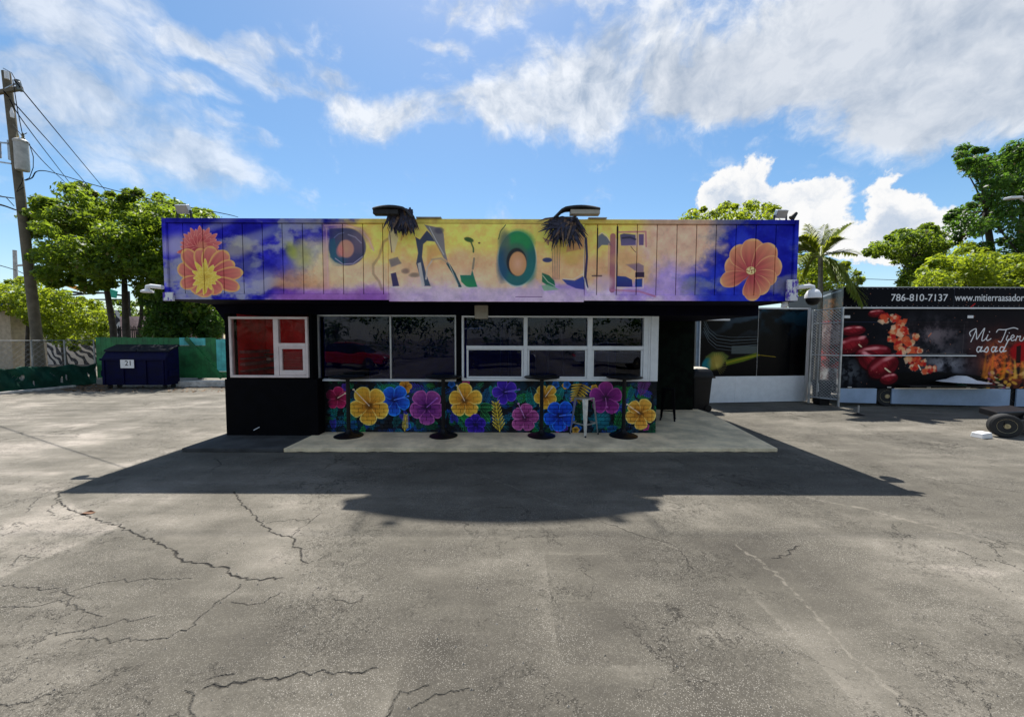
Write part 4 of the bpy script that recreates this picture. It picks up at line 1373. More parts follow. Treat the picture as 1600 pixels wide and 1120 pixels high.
# ================================================================== ROOF FITTINGS
def floodlight(px, py, w, h, Yd, label, tilt=28, group=None):
    c = at(px, py, Yd)
    top = FZT
    rt = empty('floodlight', (c.x, Yd, top), label, 'floodlight', group)
    hw, hh = w / 2, h / 2
    m = MB()
    t_ = R(tilt)
    up = Vector((0, -math.sin(t_), math.cos(t_)))
    nn = Vector((0, math.cos(t_), math.sin(t_)))
    X_ = Vector((1, 0, 0))
    p = [c - X_ * hw - up * hh, c + X_ * hw - up * hh, c + X_ * hw - up * hh + nn * .07, c - X_ * hw - up * hh + nn * .07]
    q = [v + up * 2 * hh for v in p]
    m.hexa(p + q).build('housing', m_steel, rt, bevel=.006)
    m = MB()
    e = .012
    p = [c - X_ * (hw - e) - up * (hh - e) - nn * .004, c + X_ * (hw - e) - up * (hh - e) - nn * .004,
         c + X_ * (hw - e) - up * (hh - e) + nn * .003, c - X_ * (hw - e) - up * (hh - e) + nn * .003]
    m.hexa(p + [v + up * 2 * (hh - e) for v in p]).build('lens', m_beigebox, rt)
    m = MB()
    m.obox((c.x - hw - .01, c.y + .04, c.z), (c.x - hw - .01, c.y + .04, top + .02), .012, .03)
    m.obox((c.x + hw + .01, c.y + .04, c.z), (c.x + hw + .01, c.y + .04, top + .02), .012, .03)
    m.obox((c.x - hw - .016, c.y + .04, top + .01), (c.x + hw + .016, c.y + .04, top + .01), .03, .014)
    m.build('yoke', m_plastic, rt)


floodlight(284, 327.5, .19, .13, YF + .1, 'small grey floodlight on the roof edge above the coral flower')
floodlight(1222, 335, .17, .12, YF + .1, 'small grey floodlight on the roof edge at the blue right end')
c = at(1240, 338, YF + .12)
sp = empty('spotlight', (c.x, c.y, FZT), 'tiny black spotlight perched on the right corner of the roof', 'spotlight')
MB().tube([c + Vector((-.03, 0, -.03)), c + Vector((.04, 0, .05))], [.045, .025], 12).build('head', m_plastic, sp, smooth=True)
MB().tube([(c.x, c.y, FZT - .02), c], .012, 8).build('stem', m_plastic, sp)

# hooded sign lamps with dry palm fronds caught on them
m_frond = plain('dry_dark_palm', (0.03, 0.032, 0.065), 0.7, var=0.6, scale=25)
m_frondb = plain('dry_brown_palm', (0.16, 0.10, 0.07), 0.7, var=0.6, scale=25)
m_hood = plain('weathered_lamp_hood', (0.02, 0.02, 0.022), 0.85, var=0.5, scale=14)


def hooded(px0, px1, flip, label, label2, cx, cy, sweep, flen=None):
    Yd = YF - .32
    a, b = at(px0, 331.5, Yd), at(px1, 331.5, Yd)
    zmid = a.z
    rt = empty('sign_lamp', ((a.x + b.x) / 2, YF - .03, FZT), label, 'sign lamp')
    L = b.x - a.x
    # curved hood: half barrel, sweeping down at one end
    m = MB()
    n, k_ = 12, 10
    vs, fs = [], []
    for i in range(n + 1):
        t_ = i / n
        x = a.x + L * t_
        s = t_ if not flip else 1 - t_
        drop = .035 * (2 * s - .85) ** 2 + (max(0, s - .8) * .5)
        rad = .088 * (0.75 + .25 * math.sin(math.pi * min(1, s + .1)))
        for j in range(k_ + 1):
            an = math.pi * j / k_
            vs.append((x, Yd - rad * math.cos(an), zmid + .035 - drop + rad * .55 * math.sin(an)))
    for i in range(n):
        for j in range(k_):
            p = i * (k_ + 1) + j
            fs.append((p, p + 1, p + k_ + 2, p + k_ + 1))
    m.add(vs, fs)
    hd = m.build('hood', m_hood, rt, smooth=True)
    so = hd.modifiers.new('thickness', 'SOLIDIFY')
    so.thickness = .012
    x0 = a.x + (0 if not flip else L * .35)
    MB().box(x0, x0 + L * .65, Yd - .07, Yd + .05, zmid - .045, zmid + .02).build('lamp_box', m_beigebox if flip else m_hood, rt, bevel=.005)
    MB().tube([((a.x + b.x) / 2, Yd, zmid), ((a.x + b.x) / 2, YF - .1, zmid - .02), ((a.x + b.x) / 2, YF, FZT - .05), ((a.x + b.x) / 2, YF + .12, FZT - .05)], .016, 8).build('arm', m_plastic, rt)
    MB().box(b.x - .02 if not flip else b.x - .1, b.x + .36 if not flip else b.x + .18, YF - .06, YF + .03, FZT + .004, FZT + .02).build('rail', m_beigebox, rt)
    # dangling fronds
    c = at(cx, cy, Yd + .1)
    fr = empty('palm_fronds', c, label2, 'palm fronds')
    r = random.Random(px0)
    for mat, nm, cnt in ((m_frond, 'dark_fronds', 210), (m_frondb, 'brown_fronds', 50)):
        m = MB()
        for k in range(cnt):
            an = R(r.uniform(sweep[0], sweep[1]))
            L_ = r.uniform(.10, sweep[2])
            d = Vector((math.cos(an), r.uniform(-.25, .35), math.sin(an))).normalized()
            st_ = c + Vector((r.uniform(-.15, .15), r.uniform(-.08, .08), r.uniform(-.05, .11)))
            w = Vector((-d.z, 0, d.x)) * r.uniform(.009, .022)
            mid_ = st_ + d * L_ * .6 + Vector((0, 0, -.02))
            end = st_ + d * L_ + Vector((0, 0, -.06))
            th = Vector((0, .003, 0))
            m.hexa([st_ - w, st_ + w, st_ + w + th, st_ - w + th, mid_ - w, mid_ + w, mid_ + w + th, mid_ - w + th])
            m.hexa([mid_ - w, mid_ + w, mid_ + w + th, mid_ - w + th, end - w * .1, end + w * .1, end + w * .1 + th, end - w * .1 + th])
        tag(m.build(nm, mat, fr), kind='stuff')


hooded(585, 645, False, 'hooded lamp with dark weathered hood over the left half of the fascia', 'dark palm fronds hanging under the left hooded lamp', 628, 338, (-125, -50, .21))
hooded(866, 936, True, 'hooded lamp with long pale box over the right half of the fascia', 'ragged grey brown palm fronds hanging under the right hooded lamp', 884, 352, (-205, -30, .30))


# security cameras
m_plate, t = newmat('white_plate_with_violet_overspray')
o = t.n('ShaderNodeTexCoord').outputs['Object']
nz_ = t.noise(t.n('ShaderNodeMapping', {'Vector': o, 'Scale': (1, 1, .5)}).outputs[0], 14.0, 4, .6)
t.n('ShaderNodeOutputMaterial', {'Surface': t.n('ShaderNodeBsdfPrincipled', {'Base Color': t.mix(t.smooth(nz_, .46, .56), (.72, .72, .76), (.08, .03, .42)), 'Roughness': .5}).outputs[0]})
def ptz(px, py, side, label, dark):
    Yd = YF - .03
    p0 = at(px, py, Yd)
    rt = empty('security_camera', p0, label, 'security camera')
    c = [at(1240, 455, Yd), at(257, 455, Yd)][side < 0]
    xw = FXR if side > 0 else FXL
    MB().box(xw - (.165 if side > 0 else .0), xw + (.0 if side > 0 else .15), YF - .075, YF - .036, c.z - .15 + (.0 if side > 0 else -.0), c.z + (.17 if side > 0 else -.02)).build('mount_plate', m_plate, rt, bevel=.004)
    e = xw + side * .22
    zc = c.z + .05
    MB().tube([(xw - side * .02, YF - .09, zc), (e - side * .06, YF - .09, zc + .02), (e - side * .01, YF - .09, zc + .01), (e, YF - .09, zc - .05)], .032, 12).build('arm', m_wplastic, rt, smooth=True)
    if dark:
        MB().lathe([(.03, .02), (.075, -.01), (.105, -.07), (.108, -.12), (.10, -.125)], (e, YF - .09, zc - .04), 28).build('dome_shell', m_wplastic, rt, smooth=True)
        MB().lathe([(.095, -.127), (.092, -.16), (.06, -.215), (.02, -.23), (.0, -.231)], (e, YF - .09, zc - .04), 28).build('dark_dome', m_plastic, rt, smooth=True)
    else:
        MB().lathe([(.03, .03), (.075, .01), (.08, -.015), (.07, -.02)], (e, YF - .09, zc - .06), 20).build('cap', m_wplastic, rt, smooth=True)


ptz(1246, 452, 1, 'white dome security camera with black globe on the right fascia end', True)
ptz(257, 446, -1, 'white bent arm bracket without a globe on the left fascia end', False)
c = at(1226, 476, YF + .05)
bc = empty('bullet_camera', (c.x, c.y, FZB - .01), 'small white bullet camera under the right corner of the soffit', 'security camera')
MB().lathe([(.045, 0), (.045, -.02), (.02, -.03)], (c.x, c.y, FZB - .006), 20).build('mount', m_wplastic, bc, smooth=True)
MB().tube([c + Vector((.05, .04, -.005)), c + Vector((-.05, -.04, -.02))], .032, 16).build('barrel', m_wplastic, bc, smooth=True)
# ================================================================== RIGHT SIDE
# dark kiosk trailer
A, B = gp(1088, 631.0), gp(1263, 627.5)
dr = (B - A).normalized()
nb = Vector((-dr.y, dr.x, 0))                        # pointing away from the camera
kz = at(1225, 482, (A.lerp(B, .8)).y).z
zsp = at(1225, 587, B.y).z
kio = empty('kiosk_trailer', A.lerp(B, .5), 'boxy kiosk with glossy dark upper panels and white lower panels', 'kiosk')


def kq(px):
    """point on the kiosk front line seen at photo column px"""
    d = ray(px, 560)
    # intersect with line A + s*dr in plan
    s = (A.y * d.x - A.x * d.y) / (dr.x * d.y - dr.y * d.x)
    return A + dr * s


def kbox(a, b, o0, o1, z0, z1, name, mat, par, bevel=.004):
    p = [a + nb * o0, b + nb * o0, b + nb * o1, a + nb * o1]
    m = MB()
    m.hexa([Vector((q.x, q.y, z0)) for q in p] + [Vector((q.x, q.y, z1)) for q in p])
    return m.build(name, mat, par, bevel=bevel)


kc = Canvas(1092, 480, 1264, 590, 4, (3, 5, 9))
nK = vnoise(kc.h, kc.w, 5, 6, 5, .6, 41)
Xk = kc.X[None, :] * np.ones((kc.h, 1), np.float32)
Yk = kc.Y[:, None] * np.ones((1, kc.w), np.float32)
sw = np.sin((Yk + .0 - 30 * np.exp(-((Xk - 1100) / 45) ** 2)) * .22 + (nK - .5) * 5)
kc.a += (sst(sw, -.2, 1) * sst(-(Yk - 545), 0, 60) * (1 - sst(Xk, 1180, 1188)))[..., None] * sh((40, 52, 60)) * 1.3
kc.a += (sst(nK, .42, .7) * sst(-(Yk - 540), 0, 60) * sst(Xk, 1180, 1188))[..., None] * sh((16, 44, 56)) * 1.2
for k in range(5):
    y0 = 502 + k * 5
    kc.line([(1098, y0 - 4), (1106, y0 + 12), (1118, y0 + 22), (1140, y0 + 25), (1182, y0 + 24 - k)], 1.3 if k % 2 else .8, (110, 124, 130), alpha=.7)
kc.poly([(1141, 540), (1182, 540), (1182, 552), (1141, 552)], (86, 96, 96), alpha=.9)
kc.poly([(1097, 576), (1102, 556), (1112, 549), (1128, 549), (1138, 556), (1126, 572), (1110, 578)], (96, 110, 50), alpha=.9, soft=2)
kc.ell(1104, 568, 7, 10, (24, 116, 130), rot=20, soft=.3)
kc.ell(1118, 564, 10, 12, (176, 150, 70), rot=35, soft=.5, alpha=.8)
kc.poly([(1132, 562), (1160, 556), (1182, 550), (1184, 556), (1160, 564), (1134, 570)], (110, 128, 30), alpha=.9, soft=1.5)
kc.line([(1134, 566), (1160, 559), (1184, 554), (1210, 557)], 1.0, (200, 170, 40), alpha=.8)
for k in range(16):
    an = R(-100 + k * 11)
    kc.line([(1118, 570), (1118 + 17 * math.cos(an), 568 + 17 * math.sin(an))], .6, (196, 180, 90), alpha=.6)
im_k = kc.image('kiosk_print')
del kc, nK, sw, Xk, Yk
m_kp = print_mat('kiosk_dark_print', im_k, bld, kq(1092).x, kq(1264).x, at(1225, 590, B.y).z, at(1225, 480, B.y).z, rough=.2, wear=0.0, spec=.08, bump=.02, coat=0.0)
m_kw = plain('kiosk_white_panel', (0.78, 0.80, 0.82), .4, var=.06)
m_kd = plain('kiosk_dark_body', (0.02, 0.024, 0.03), .4)
L0, LM, L1 = kq(1093.5), kq(1183), kq(1258.5)
kbox(kq(1091), kq(1262), .035, 2.2, .10, kz - .01, 'body', m_kd, kio)
kbox(L0, LM - dr * .012, .0, .034, zsp + .012, kz - .06, 'dark_panel', m_kp, kio)
kbox(LM, L1, -.006, .034, zsp + .012, kz - .025, 'dark_panel', m_kp, kio)
kbox(LM - dr * .011, LM - dr * .001, -.012, .034, zsp + .012, kz - .06, 'joint_strip', m_steel, kio)
kbox(kq(1091), kq(1150), .0, .034, .02, zsp + .008, 'lower_panel', m_kw, kio)
kbox(kq(1150) + dr * .004, L1, .0, .034, .02, zsp + .008, 'lower_panel', m_kw, kio)
kbox(kq(1259), kq(1263.5), -.012, .03, .02, kz, 'corner_post', m_white, kio)
kbox(kq(1091), kq(1093.5) - dr * .002, -.012, .03, zsp, kz - .05, 'corner_post', m_white, kio)
kbox(kq(1184), kq(1263.5), -.014, .034, kz - .022, kz + .02, 'top_rail', m_white, kio)
zaw = at(1110, 499, A.y).z
kbox(kq(1079), kq(1135), -.10, -.016, zaw - .03, zaw + .015, 'awning_rail', m_wplastic, kio)
kbox(kq(1087.5), kq(1090.5), -.05, .02, .02, zaw - .035, 'blue_post', plain('slate_blue_paint', (.10, .16, .24), .5), kio)
# yellow post with white base seen through the gap
y0 = gp(1084, 622)
yp = empty('yellow_post', (y0.x, 12.3, 0), 'yellow topped post seen in the gap left of the kiosk', 'post')
q = at(1086, 515, 12.3)
MB().box(q.x - .09, q.x + .09, 12.3, 12.42, at(1086, 536, 12.3).z, at(1086, 499, 12.3).z).build('yellow_top', plain('yellow_paint', (.75, .48, .02), .5), yp)
MB().box(q.x - .08, q.x + .08, 12.3, 12.42, 0, at(1086, 536.5, 12.3).z).build('white_base', m_white, yp)

# food trailer ----------------------------------------------------
YT = 9.9
tX0, tX1 = Lx(1314, YT), Lx(1990, YT)
tzt, tzm, tzl = at(1420, 449.5, YT).z, at(1420, 606.5, YT).z, 0.02
tsx, tsy = at(1281, 500, 10.9).x, 10.9
trl = empty('food_trailer', ((tX0 + tX1) / 2, YT, 0), 'long food trailer wrapped in grilled meat photographs beside the chain link gate', 'food trailer')
tcv = Canvas(1310, 447, 1770, 610, 3.6, (8, 10, 18))
nT = vnoise(tcv.h, tcv.w, 10, 28, 6, .62, 51)
nU = vnoise(tcv.h, tcv.w, 24, 60, 4, .6, 52)
Xt = tcv.X[None, :] * np.ones((tcv.h, 1), np.float32)
Yt = tcv.Y[:, None] * np.ones((1, tcv.w), np.float32)
# smoky grill, wooden glow, embers
sm = np.exp(-(((Xt - 1455) / 55) ** 2 + ((Yt - 522) / 26) ** 2)) * sst(nT, .25, .7)
tcv.a += sm[..., None] * sh((110, 96, 92))
sm = np.exp(-(((Xt - 1478) / 38) ** 2 + ((Yt - 570) / 20) ** 2)) * sst(nT, .2, .6)
tcv.a += sm[..., None] * sh((130, 128, 128))
sm = np.exp(-(((Xt - 1330) / 22) ** 2 + ((Yt - 582) / 22) ** 2)) * sst(nU, .3, .6)
tcv.a += sm[..., None] * sh((70, 72, 70))
em = sst(Xt, 1525, 1560) * np.exp(-((Yt - 568) / 34) ** 2) * sst(nT + (nU - .5) * .6, .3, .75)
tcv.a += em[..., None] * sh((230, 96, 30))
tcv.a += (sst(Xt, 1500, 1530) * np.exp(-((Yt - 545) / 40) ** 2))[..., None] * sh((50, 20, 14))
tcv.poly([(1398, 582), (1470, 580), (1548, 588), (1548, 607), (1398, 607)], (4, 4, 6), alpha=.92, soft=2)
for k in range(6):
    tcv.line([(1420, 503 + k * 2.2), (1512, 502 + k * 2.2)], .5, (84, 60, 60), alpha=.6)
tcv.line([(1420, 551.5), (1506, 552)], .8, (130, 120, 116), alpha=.7)
tcv.line([(1506, 506), (1506, 552)], .7, (90, 84, 84), alpha=.7)
tcv.line([(1316, 503), (1410, 503)], .7, (60, 70, 100), alpha=.8)
tcv.line([(1486, 451), (1486, 479)], .7, (60, 66, 80), alpha=.9)


def sausage(x, y, rx, ry, rot, seed):
    q = random.Random(seed)
    tcv.ell(x, y + 1, rx * 1.06, ry * 1.1, (40, 4, 8), rot=rot, soft=.15)
    tcv.ell(x, y, rx, ry, (164, 34, 46), rot=rot, soft=.06, c2=(96, 10, 24))
    ca, sa = math.cos(R(rot)), math.sin(R(rot))
    for k in range(5):
        t_ = (k - 2) * rx * .34
        px_, py_ = x + t_ * ca, y + t_ * sa - ry * .15
        tcv.line([(px_ - 2.5, py_ + ry * .05), (px_ + 1.5, py_ + ry * .45)], 1.1, (84, 8, 14), alpha=.5, soft=1)
    tcv.line([(x - rx * .75 * ca, y - rx * .75 * sa - ry * .35), (x, y - ry * .62), (x + rx * .7 * ca, y + rx * .7 * sa - ry * .4)], ry * .34, (226, 120, 124), alpha=.55, soft=ry * .3)
    tcv.line([(x - rx * .8 * ca, y - rx * .8 * sa + ry * .3), (x, y + ry * .75), (x + rx * .8 * ca, y + rx * .8 * sa + ry * .3)], ry * .4, (60, 4, 12), alpha=.5, soft=ry * .4)
    for k in range(4):
        t_ = q.uniform(-.7, .7) * rx
        tcv.ell(x + t_ * ca - ry * .3 * sa * 0, y + t_ * sa - ry * .55, rx * .2, ry * .17, (244, 160, 160), rot=rot, soft=.7, alpha=.65)


sausage(1333, 516, 19, 8, -4, 1)
sausage(1331, 538, 27, 13, -14, 2)
tcv.line([(1343, 538), (1350, 544)], 2.2, (230, 210, 170))
sausage(1366, 551, 28, 13, -6, 3)
sausage(1362, 564, 20, 14, 30, 4)
sausage(1383, 572, 25, 17, -28, 5)
tcv.line([(1386, 575), (1398, 584)], 2.4, (236, 220, 180))
sausage(1393, 591, 14, 9, -10, 6)
sausage(1368, 489, 13, 6, -6, 7)


def meat(x0_, y0_, r0_, seed):
    q = random.Random(seed)
    for k in range(13):
        a_ = q.uniform(0, 6.28)
        x, y = x0_ + q.uniform(-.5, .5) * r0_, y0_ + q.uniform(-.5, .5) * r0_
        r = r0_ * q.uniform(.3, .75)
        pts = [(x + r * q.uniform(.5, 1.25) * math.cos(a_ + j * .9), y + r * q.uniform(.5, 1.15) * math.sin(a_ + j * .9)) for j in range(6)]
        pts.sort(key=lambda p: math.atan2(p[1] - y, p[0] - x))
        tcv.poly(pts, q.choice([(236, 176, 124), (214, 60, 40), (230, 96, 56), (190, 30, 30), (244, 200, 160), (220, 84, 50)]), alpha=.85, soft=.8)


for k, (x, y, r_) in enumerate([(1381, 498, 10), (1396, 496, 9), (1408, 505, 10), (1398, 515, 10), (1412, 518, 10), (1393, 528, 8), (1405, 535, 10), (1420, 534, 11),
                                (1431, 527, 7), (1412, 548, 9), (1425, 548, 11), (1437, 546, 8), (1422, 562, 9), (1435, 562, 8), (1432, 572, 9), (1452, 577, 9), (1462, 576, 6), (1445, 566, 6)]):
    meat(x, y, r_, k)
tcv.line([(1438, 570), (1442, 577)], 2.2, (236, 226, 200))
# platter of grilled food on the right and a red pepper
for k in range(160):
    q = random.Random(900 + k)
    x, y = q.uniform(1545, 1760), q.uniform(578, 606)
    tcv.ell(x, y, q.uniform(2, 6), q.uniform(1.2, 3.4), q.choice([(200, 120, 60), (110, 40, 40), (210, 180, 140), (70, 24, 24), (170, 90, 120), (60, 80, 30), (220, 160, 60)]), rot=q.uniform(-40, 40), soft=.3)
for k in range(30):
    q = random.Random(400 + k)
    x = q.uniform(1535, 1760)
    tcv.poly([(x - 3, 590), (x + 3, 590), (x + q.uniform(-5, 5), q.uniform(535, 570))], q.choice([(250, 150, 40), (240, 100, 20), (250, 200, 90)]), alpha=.5, soft=2)
tcv.ell(1600, 548, 20, 15, (170, 14, 20), soft=.2)
tcv.poly([(1590, 540), (1597, 538), (1598, 566), (1591, 566)], (30, 16, 16), alpha=.9)
for k in range(120):
    q = random.Random(700 + k)
    tcv.ell(q.uniform(1318, 1760), q.uniform(452, 605), q.uniform(.3, .9), q.uniform(.3, .7), (236, 150, 110), soft=.4, alpha=.8)
tcv.line([(1451, 525), (1455, 520)], 1.2, (230, 130, 90))
tcv.line([(1512, 480), (1519, 474)], 1.6, (200, 30, 30))
# hand lettering "Mi Tierra asador"
WH = (238, 238, 238)


def pen(pts, wd=1.5):
    # smooth through the points
    out = []
    for i in range(len(pts) - 1):
        p0, p1, p2, p3 = pts[max(i - 1, 0)], pts[i], pts[i + 1], pts[min(i + 2, len(pts) - 1)]
        for k in range(6):
            t_ = k / 6
            out.append(tuple(.5 * ((2 * p1[j]) + (-p0[j] + p2[j]) * t_ + (2 * p0[j] - 5 * p1[j] + 4 * p2[j] - p3[j]) * t_ ** 2 + (-p0[j] + 3 * p1[j] - 3 * p2[j] + p3[j]) * t_ ** 3) for j in (0, 1)))
    out.append(pts[-1])
    tcv.line(out, wd, WH, soft=.5)


pen([(1517, 524), (1515, 519), (1519, 515), (1525, 513), (1522, 523), (1518, 533)])
pen([(1525, 513), (1526, 521), (1527, 529), (1533, 519), (1538, 512), (1536, 522), (1535, 531), (1539, 530), (1543, 525)])
pen([(1544, 522), (1542, 528), (1544, 531), (1549, 528)])
tcv.ell(1546, 517.5, 1.0, 1.0, WH)
pen([(1557, 518), (1560, 514), (1570, 514), (1583, 511), (1590, 513)])
pen([(1572, 514), (1569, 524), (1565, 533), (1561, 532)])
pen([(1575, 523), (1573, 529), (1576, 531), (1580, 527)])
tcv.ell(1577, 519, .9, .9, WH)
pen([(1580, 528), (1585, 525), (1583, 522), (1580, 526), (1582, 531), (1588, 529)])
pen([(1588, 531), (1590, 524), (1592, 525), (1595, 524), (1594, 530), (1598, 531), (1602, 524), (1604, 525), (1608, 524), (1606, 530), (1611, 531)])
pen([(1620, 524), (1614, 526), (1614, 531), (1619, 529), (1621, 524), (1620, 530), (1625, 530)])
for ox, kind in ((0, 'a'), (12, 's'), (23, 'a'), (36, 'd')):
    x = 1528 + ox
    if kind in 'ad':
        pen([(x + 7, 542), (x + 2, 541), (x, 546), (x + 3, 549), (x + 7, 543)], 1.8)
        pen([(x + 7, 543) if kind == 'a' else (x + 13, 529), (x + 8, 541), (x + 6, 548), (x + 10, 547)], 1.8)
    if kind == 's':
        pen([(x - 1, 548), (x + 4, 541), (x + 6, 545), (x + 4, 549), (x, 548)], 1.8)
    if kind == 'o':
        pen([(x + 4, 541), (x, 545), (x + 3, 549), (x + 7, 545), (x + 4, 541), (x + 9, 543)], 1.8)
    if kind == 'r':
        pen([(x, 543), (x + 3, 541), (x + 2, 549)], 1.8)
        pen([(x + 3, 543), (x + 8, 541)], 1.8)
im_t = tcv.image('trailer_print')
del tcv, nT, nU, Xt, Yt, sm, em
m_tp = print_mat('trailer_wrap', im_t, bld, Lx(1310, YT, 520), Lx(1770, YT, 520), at(1450, 610, YT).z, at(1450, 447, YT).z, rough=.5, wear=0.0, spec=.06, bump=.02, coat=0.0)
m_tbody = plain('trailer_dark_body', (0.012, 0.014, 0.022), .35)
m_skirt = plain('slate_blue_skirt', (0.30, 0.40, 0.55), .5, var=.14, scale=2)
zg = at(1450, 481.5, YT).z
# body: corner cut at the front left
mb = MB()
mb.prism([(tX0 + .03, YT + .03, tzm), (tX1, YT + .03, tzm), (tX1, YT + 2.4, tzm), (tsx + .1, YT + 2.4, tzm), (tsx + .02, tsy, tzm)], (0, 0, tzt - tzm - .02))
mb.build('body', m_tbody, trl)
MB().box(tX0, tX1, YT - .02, YT + .028, zg + .02, tzt).build('sign_band', m_tp, trl, bevel=.004)
MB().box(tX0, tX1, YT, YT + .027, tzm, zg - .02).build('front_panel', m_tp, trl, bevel=.004)
MB().box(tX0 - .02, tX1, YT - .06, YT + .026, zg - .018, zg + .018).build('gutter_rail', m_white, trl, bevel=.004)
MB().box(tX0 - .01, tX1, YT - .03, YT + .03, tzt + .002, tzt + .018).build('roof_edge', m_steel, trl)
zsf = at(1450, 555.5, YT).z
MB().box(tX0, Lx(1522, YT), YT - .06, YT - .002, zsf - .013, zsf + .013).build('hatch_rail', m_white, trl, bevel=.003)
for p in ((1323.5, 495), (1516, 495)):
    q = at(*p, YT - .004)
    MB().box(q.x - .075, q.x + .075, YT - .012, YT - .002, q.z - .035, q.z + .035).build('latch_plate', m_wplastic, trl, bevel=.003)
# side wall
sc2 = Canvas(0, 0, 40, 170, 5, (14, 18, 26))
nS = vnoise(sc2.h, sc2.w, 26, 6, 5, .62, 61)
for (ya, yb, cc) in [(14, 50, (96, 64, 34)), (50, 150, (150, 44, 40)), (56, 90, (140, 120, 116)), (128, 168, (150, 150, 150))]:
    Ys = sc2.Y[:, None]
    k_ = (sst(Ys, ya - 3, ya + 3) * (1 - sst(Ys, yb - 3, yb + 3)) * (.45 + .9 * sst(nS, .35, .65)))[..., None]
    sc2.a = sc2.a * (1 - np.clip(k_, 0, 1)) + sh(cc) * k_
sc2.line([(6, 8), (18, 6)], 3, (170, 180, 190))
sc2.line([(20, 6), (36, 4)], 1.2, (170, 180, 190))
im_s = sc2.image('trailer_side_print')
m_ts = print_mat('trailer_side_wrap', im_s, bld, (10.9 - 7.0), (9.9 - 7.0), .3, tzt, rough=.25, wear=0, spec=.5, bump=.02, axis='Y')
mb = MB()
mb.prism([(tX0 - .004, YT + .0, .32), (tX0 + .02, YT + .028, .32), (tsx + .015, tsy, .32), (tsx - .012, tsy, .32)], (0, 0, tzt - .33))
mb.build('side_panel', m_ts, trl)
# skirt in three runs, hanging lower towards the right
mb = None
for a_, b_ in ((1313, 1373), (1397, 1583), (1593, 1990)):
    za, zb2 = .11 - .0004 * (a_ - 1313) * .9, max(0.015, .11 - .0004 * (b_ - 1313))
    za = max(.015, za)
    xa, xb = Lx(a_, YT), Lx(b_, YT)
    m = MB()
    m.hexa([(xa, YT - .012, za), (xb, YT - .012, zb2), (xb, YT + .02, zb2), (xa, YT + .02, za),
            (xa, YT - .012, tzm - .012), (xb, YT - .012, tzm - .012), (xb, YT + .02, tzm - .012), (xa, YT + .02, tzm - .012)])
    m.build('skirt_panel', m_skirt, trl, bevel=.004)
m_tyre = plain('tyre_rubber', (0.015, 0.015, 0.016), .75, var=.3)
m_rim = plain('brass_tinted_rim', (0.42, 0.36, 0.22), .35, metal=.7, var=.4, scale=20)


def wheel(par, c, r, w, ang=0):
    """tyre with rim, axle along x turned by ang"""
    ca, sa = math.cos(ang), math.sin(ang)

    def ring(prof, nm, mat, pp):
        n = 26
        vs, fs = [], []
        for (rr_, off) in prof:
            for k in range(n):
                t_ = 2 * math.pi * k / n
                lx_, ly_, lz_ = off, rr_ * math.cos(t_), rr_ * math.sin(t_)
                vs.append((c[0] + lx_ * ca - ly_ * sa, c[1] + lx_ * sa + ly_ * ca, c[2] + lz_))
        for i in range(len(prof) - 1):
            for k in range(n):
                fs.append((i * n + k, i * n + (k + 1) % n, (i + 1) * n + (k + 1) % n, (i + 1) * n + k))
        fs += [tuple(range(n)), tuple(range((len(prof) - 1) * n, len(prof) * n))]
        return MB().add(vs, fs).build(nm, mat, pp, smooth=True)
    ty = ring([(r * .62, -w / 2), (r * .9, -w / 2), (r, -w * .36), (r, w * .36), (r * .9, w / 2), (r * .62, w / 2)], 'tyre', m_tyre, par)
    ring([(r * .2, -w * .56), (r * .25, -w * .3), (r * .6, -w * .51), (r * .61, w * .51), (r * .25, w * .3), (r * .2, w * .56)], 'rim', m_rim, ty)


for pxw in (1385, 1588):
    q = at(pxw, 600, YT + .1)
    wheel(trl, (q.x, YT + .13, .265), .265, .18, R(78))
for k in range(8):
    xr = Lx(1330 + k * 62, YT)
    MB().box(xr - .05, xr + .05, YT - .016, YT - .002, tzm + .01, tzm + .04).build('hinge', m_steel, trl, bevel=.003)
rv = MB()
for k in range(90):
    xr = tX0 + .06 + k * .13
    if xr < tX1 - .05:
        for zz in (tzt - .03, zg + .05):
            rv.box(xr - .006, xr + .006, YT - .026, YT - .019, zz - .006, zz + .006)
tag(rv.build('rivets', m_steel, trl), kind='stuff')
MB().box(Lx(1420, YT), Lx(1510, YT), YT - .012, YT - .002, zsf + .016, zsf + .05).build('hatch_sill', m_tbody, trl)
# jack foot on a plate
q = gp(1341, 648)
jk = empty('jack_stand', q, 'small steel jack foot with round plate standing before the trailer skirt', 'jack')
MB().lathe([(.10, 0), (.11, .012), (.03, .03), (.02, .05)], q, 16).build('plate', m_plastic, jk)
MB().tube([q + Vector((0, 0, .03)), q + Vector((0, 0, .22))], .018, 8).build('post', m_steel, jk)
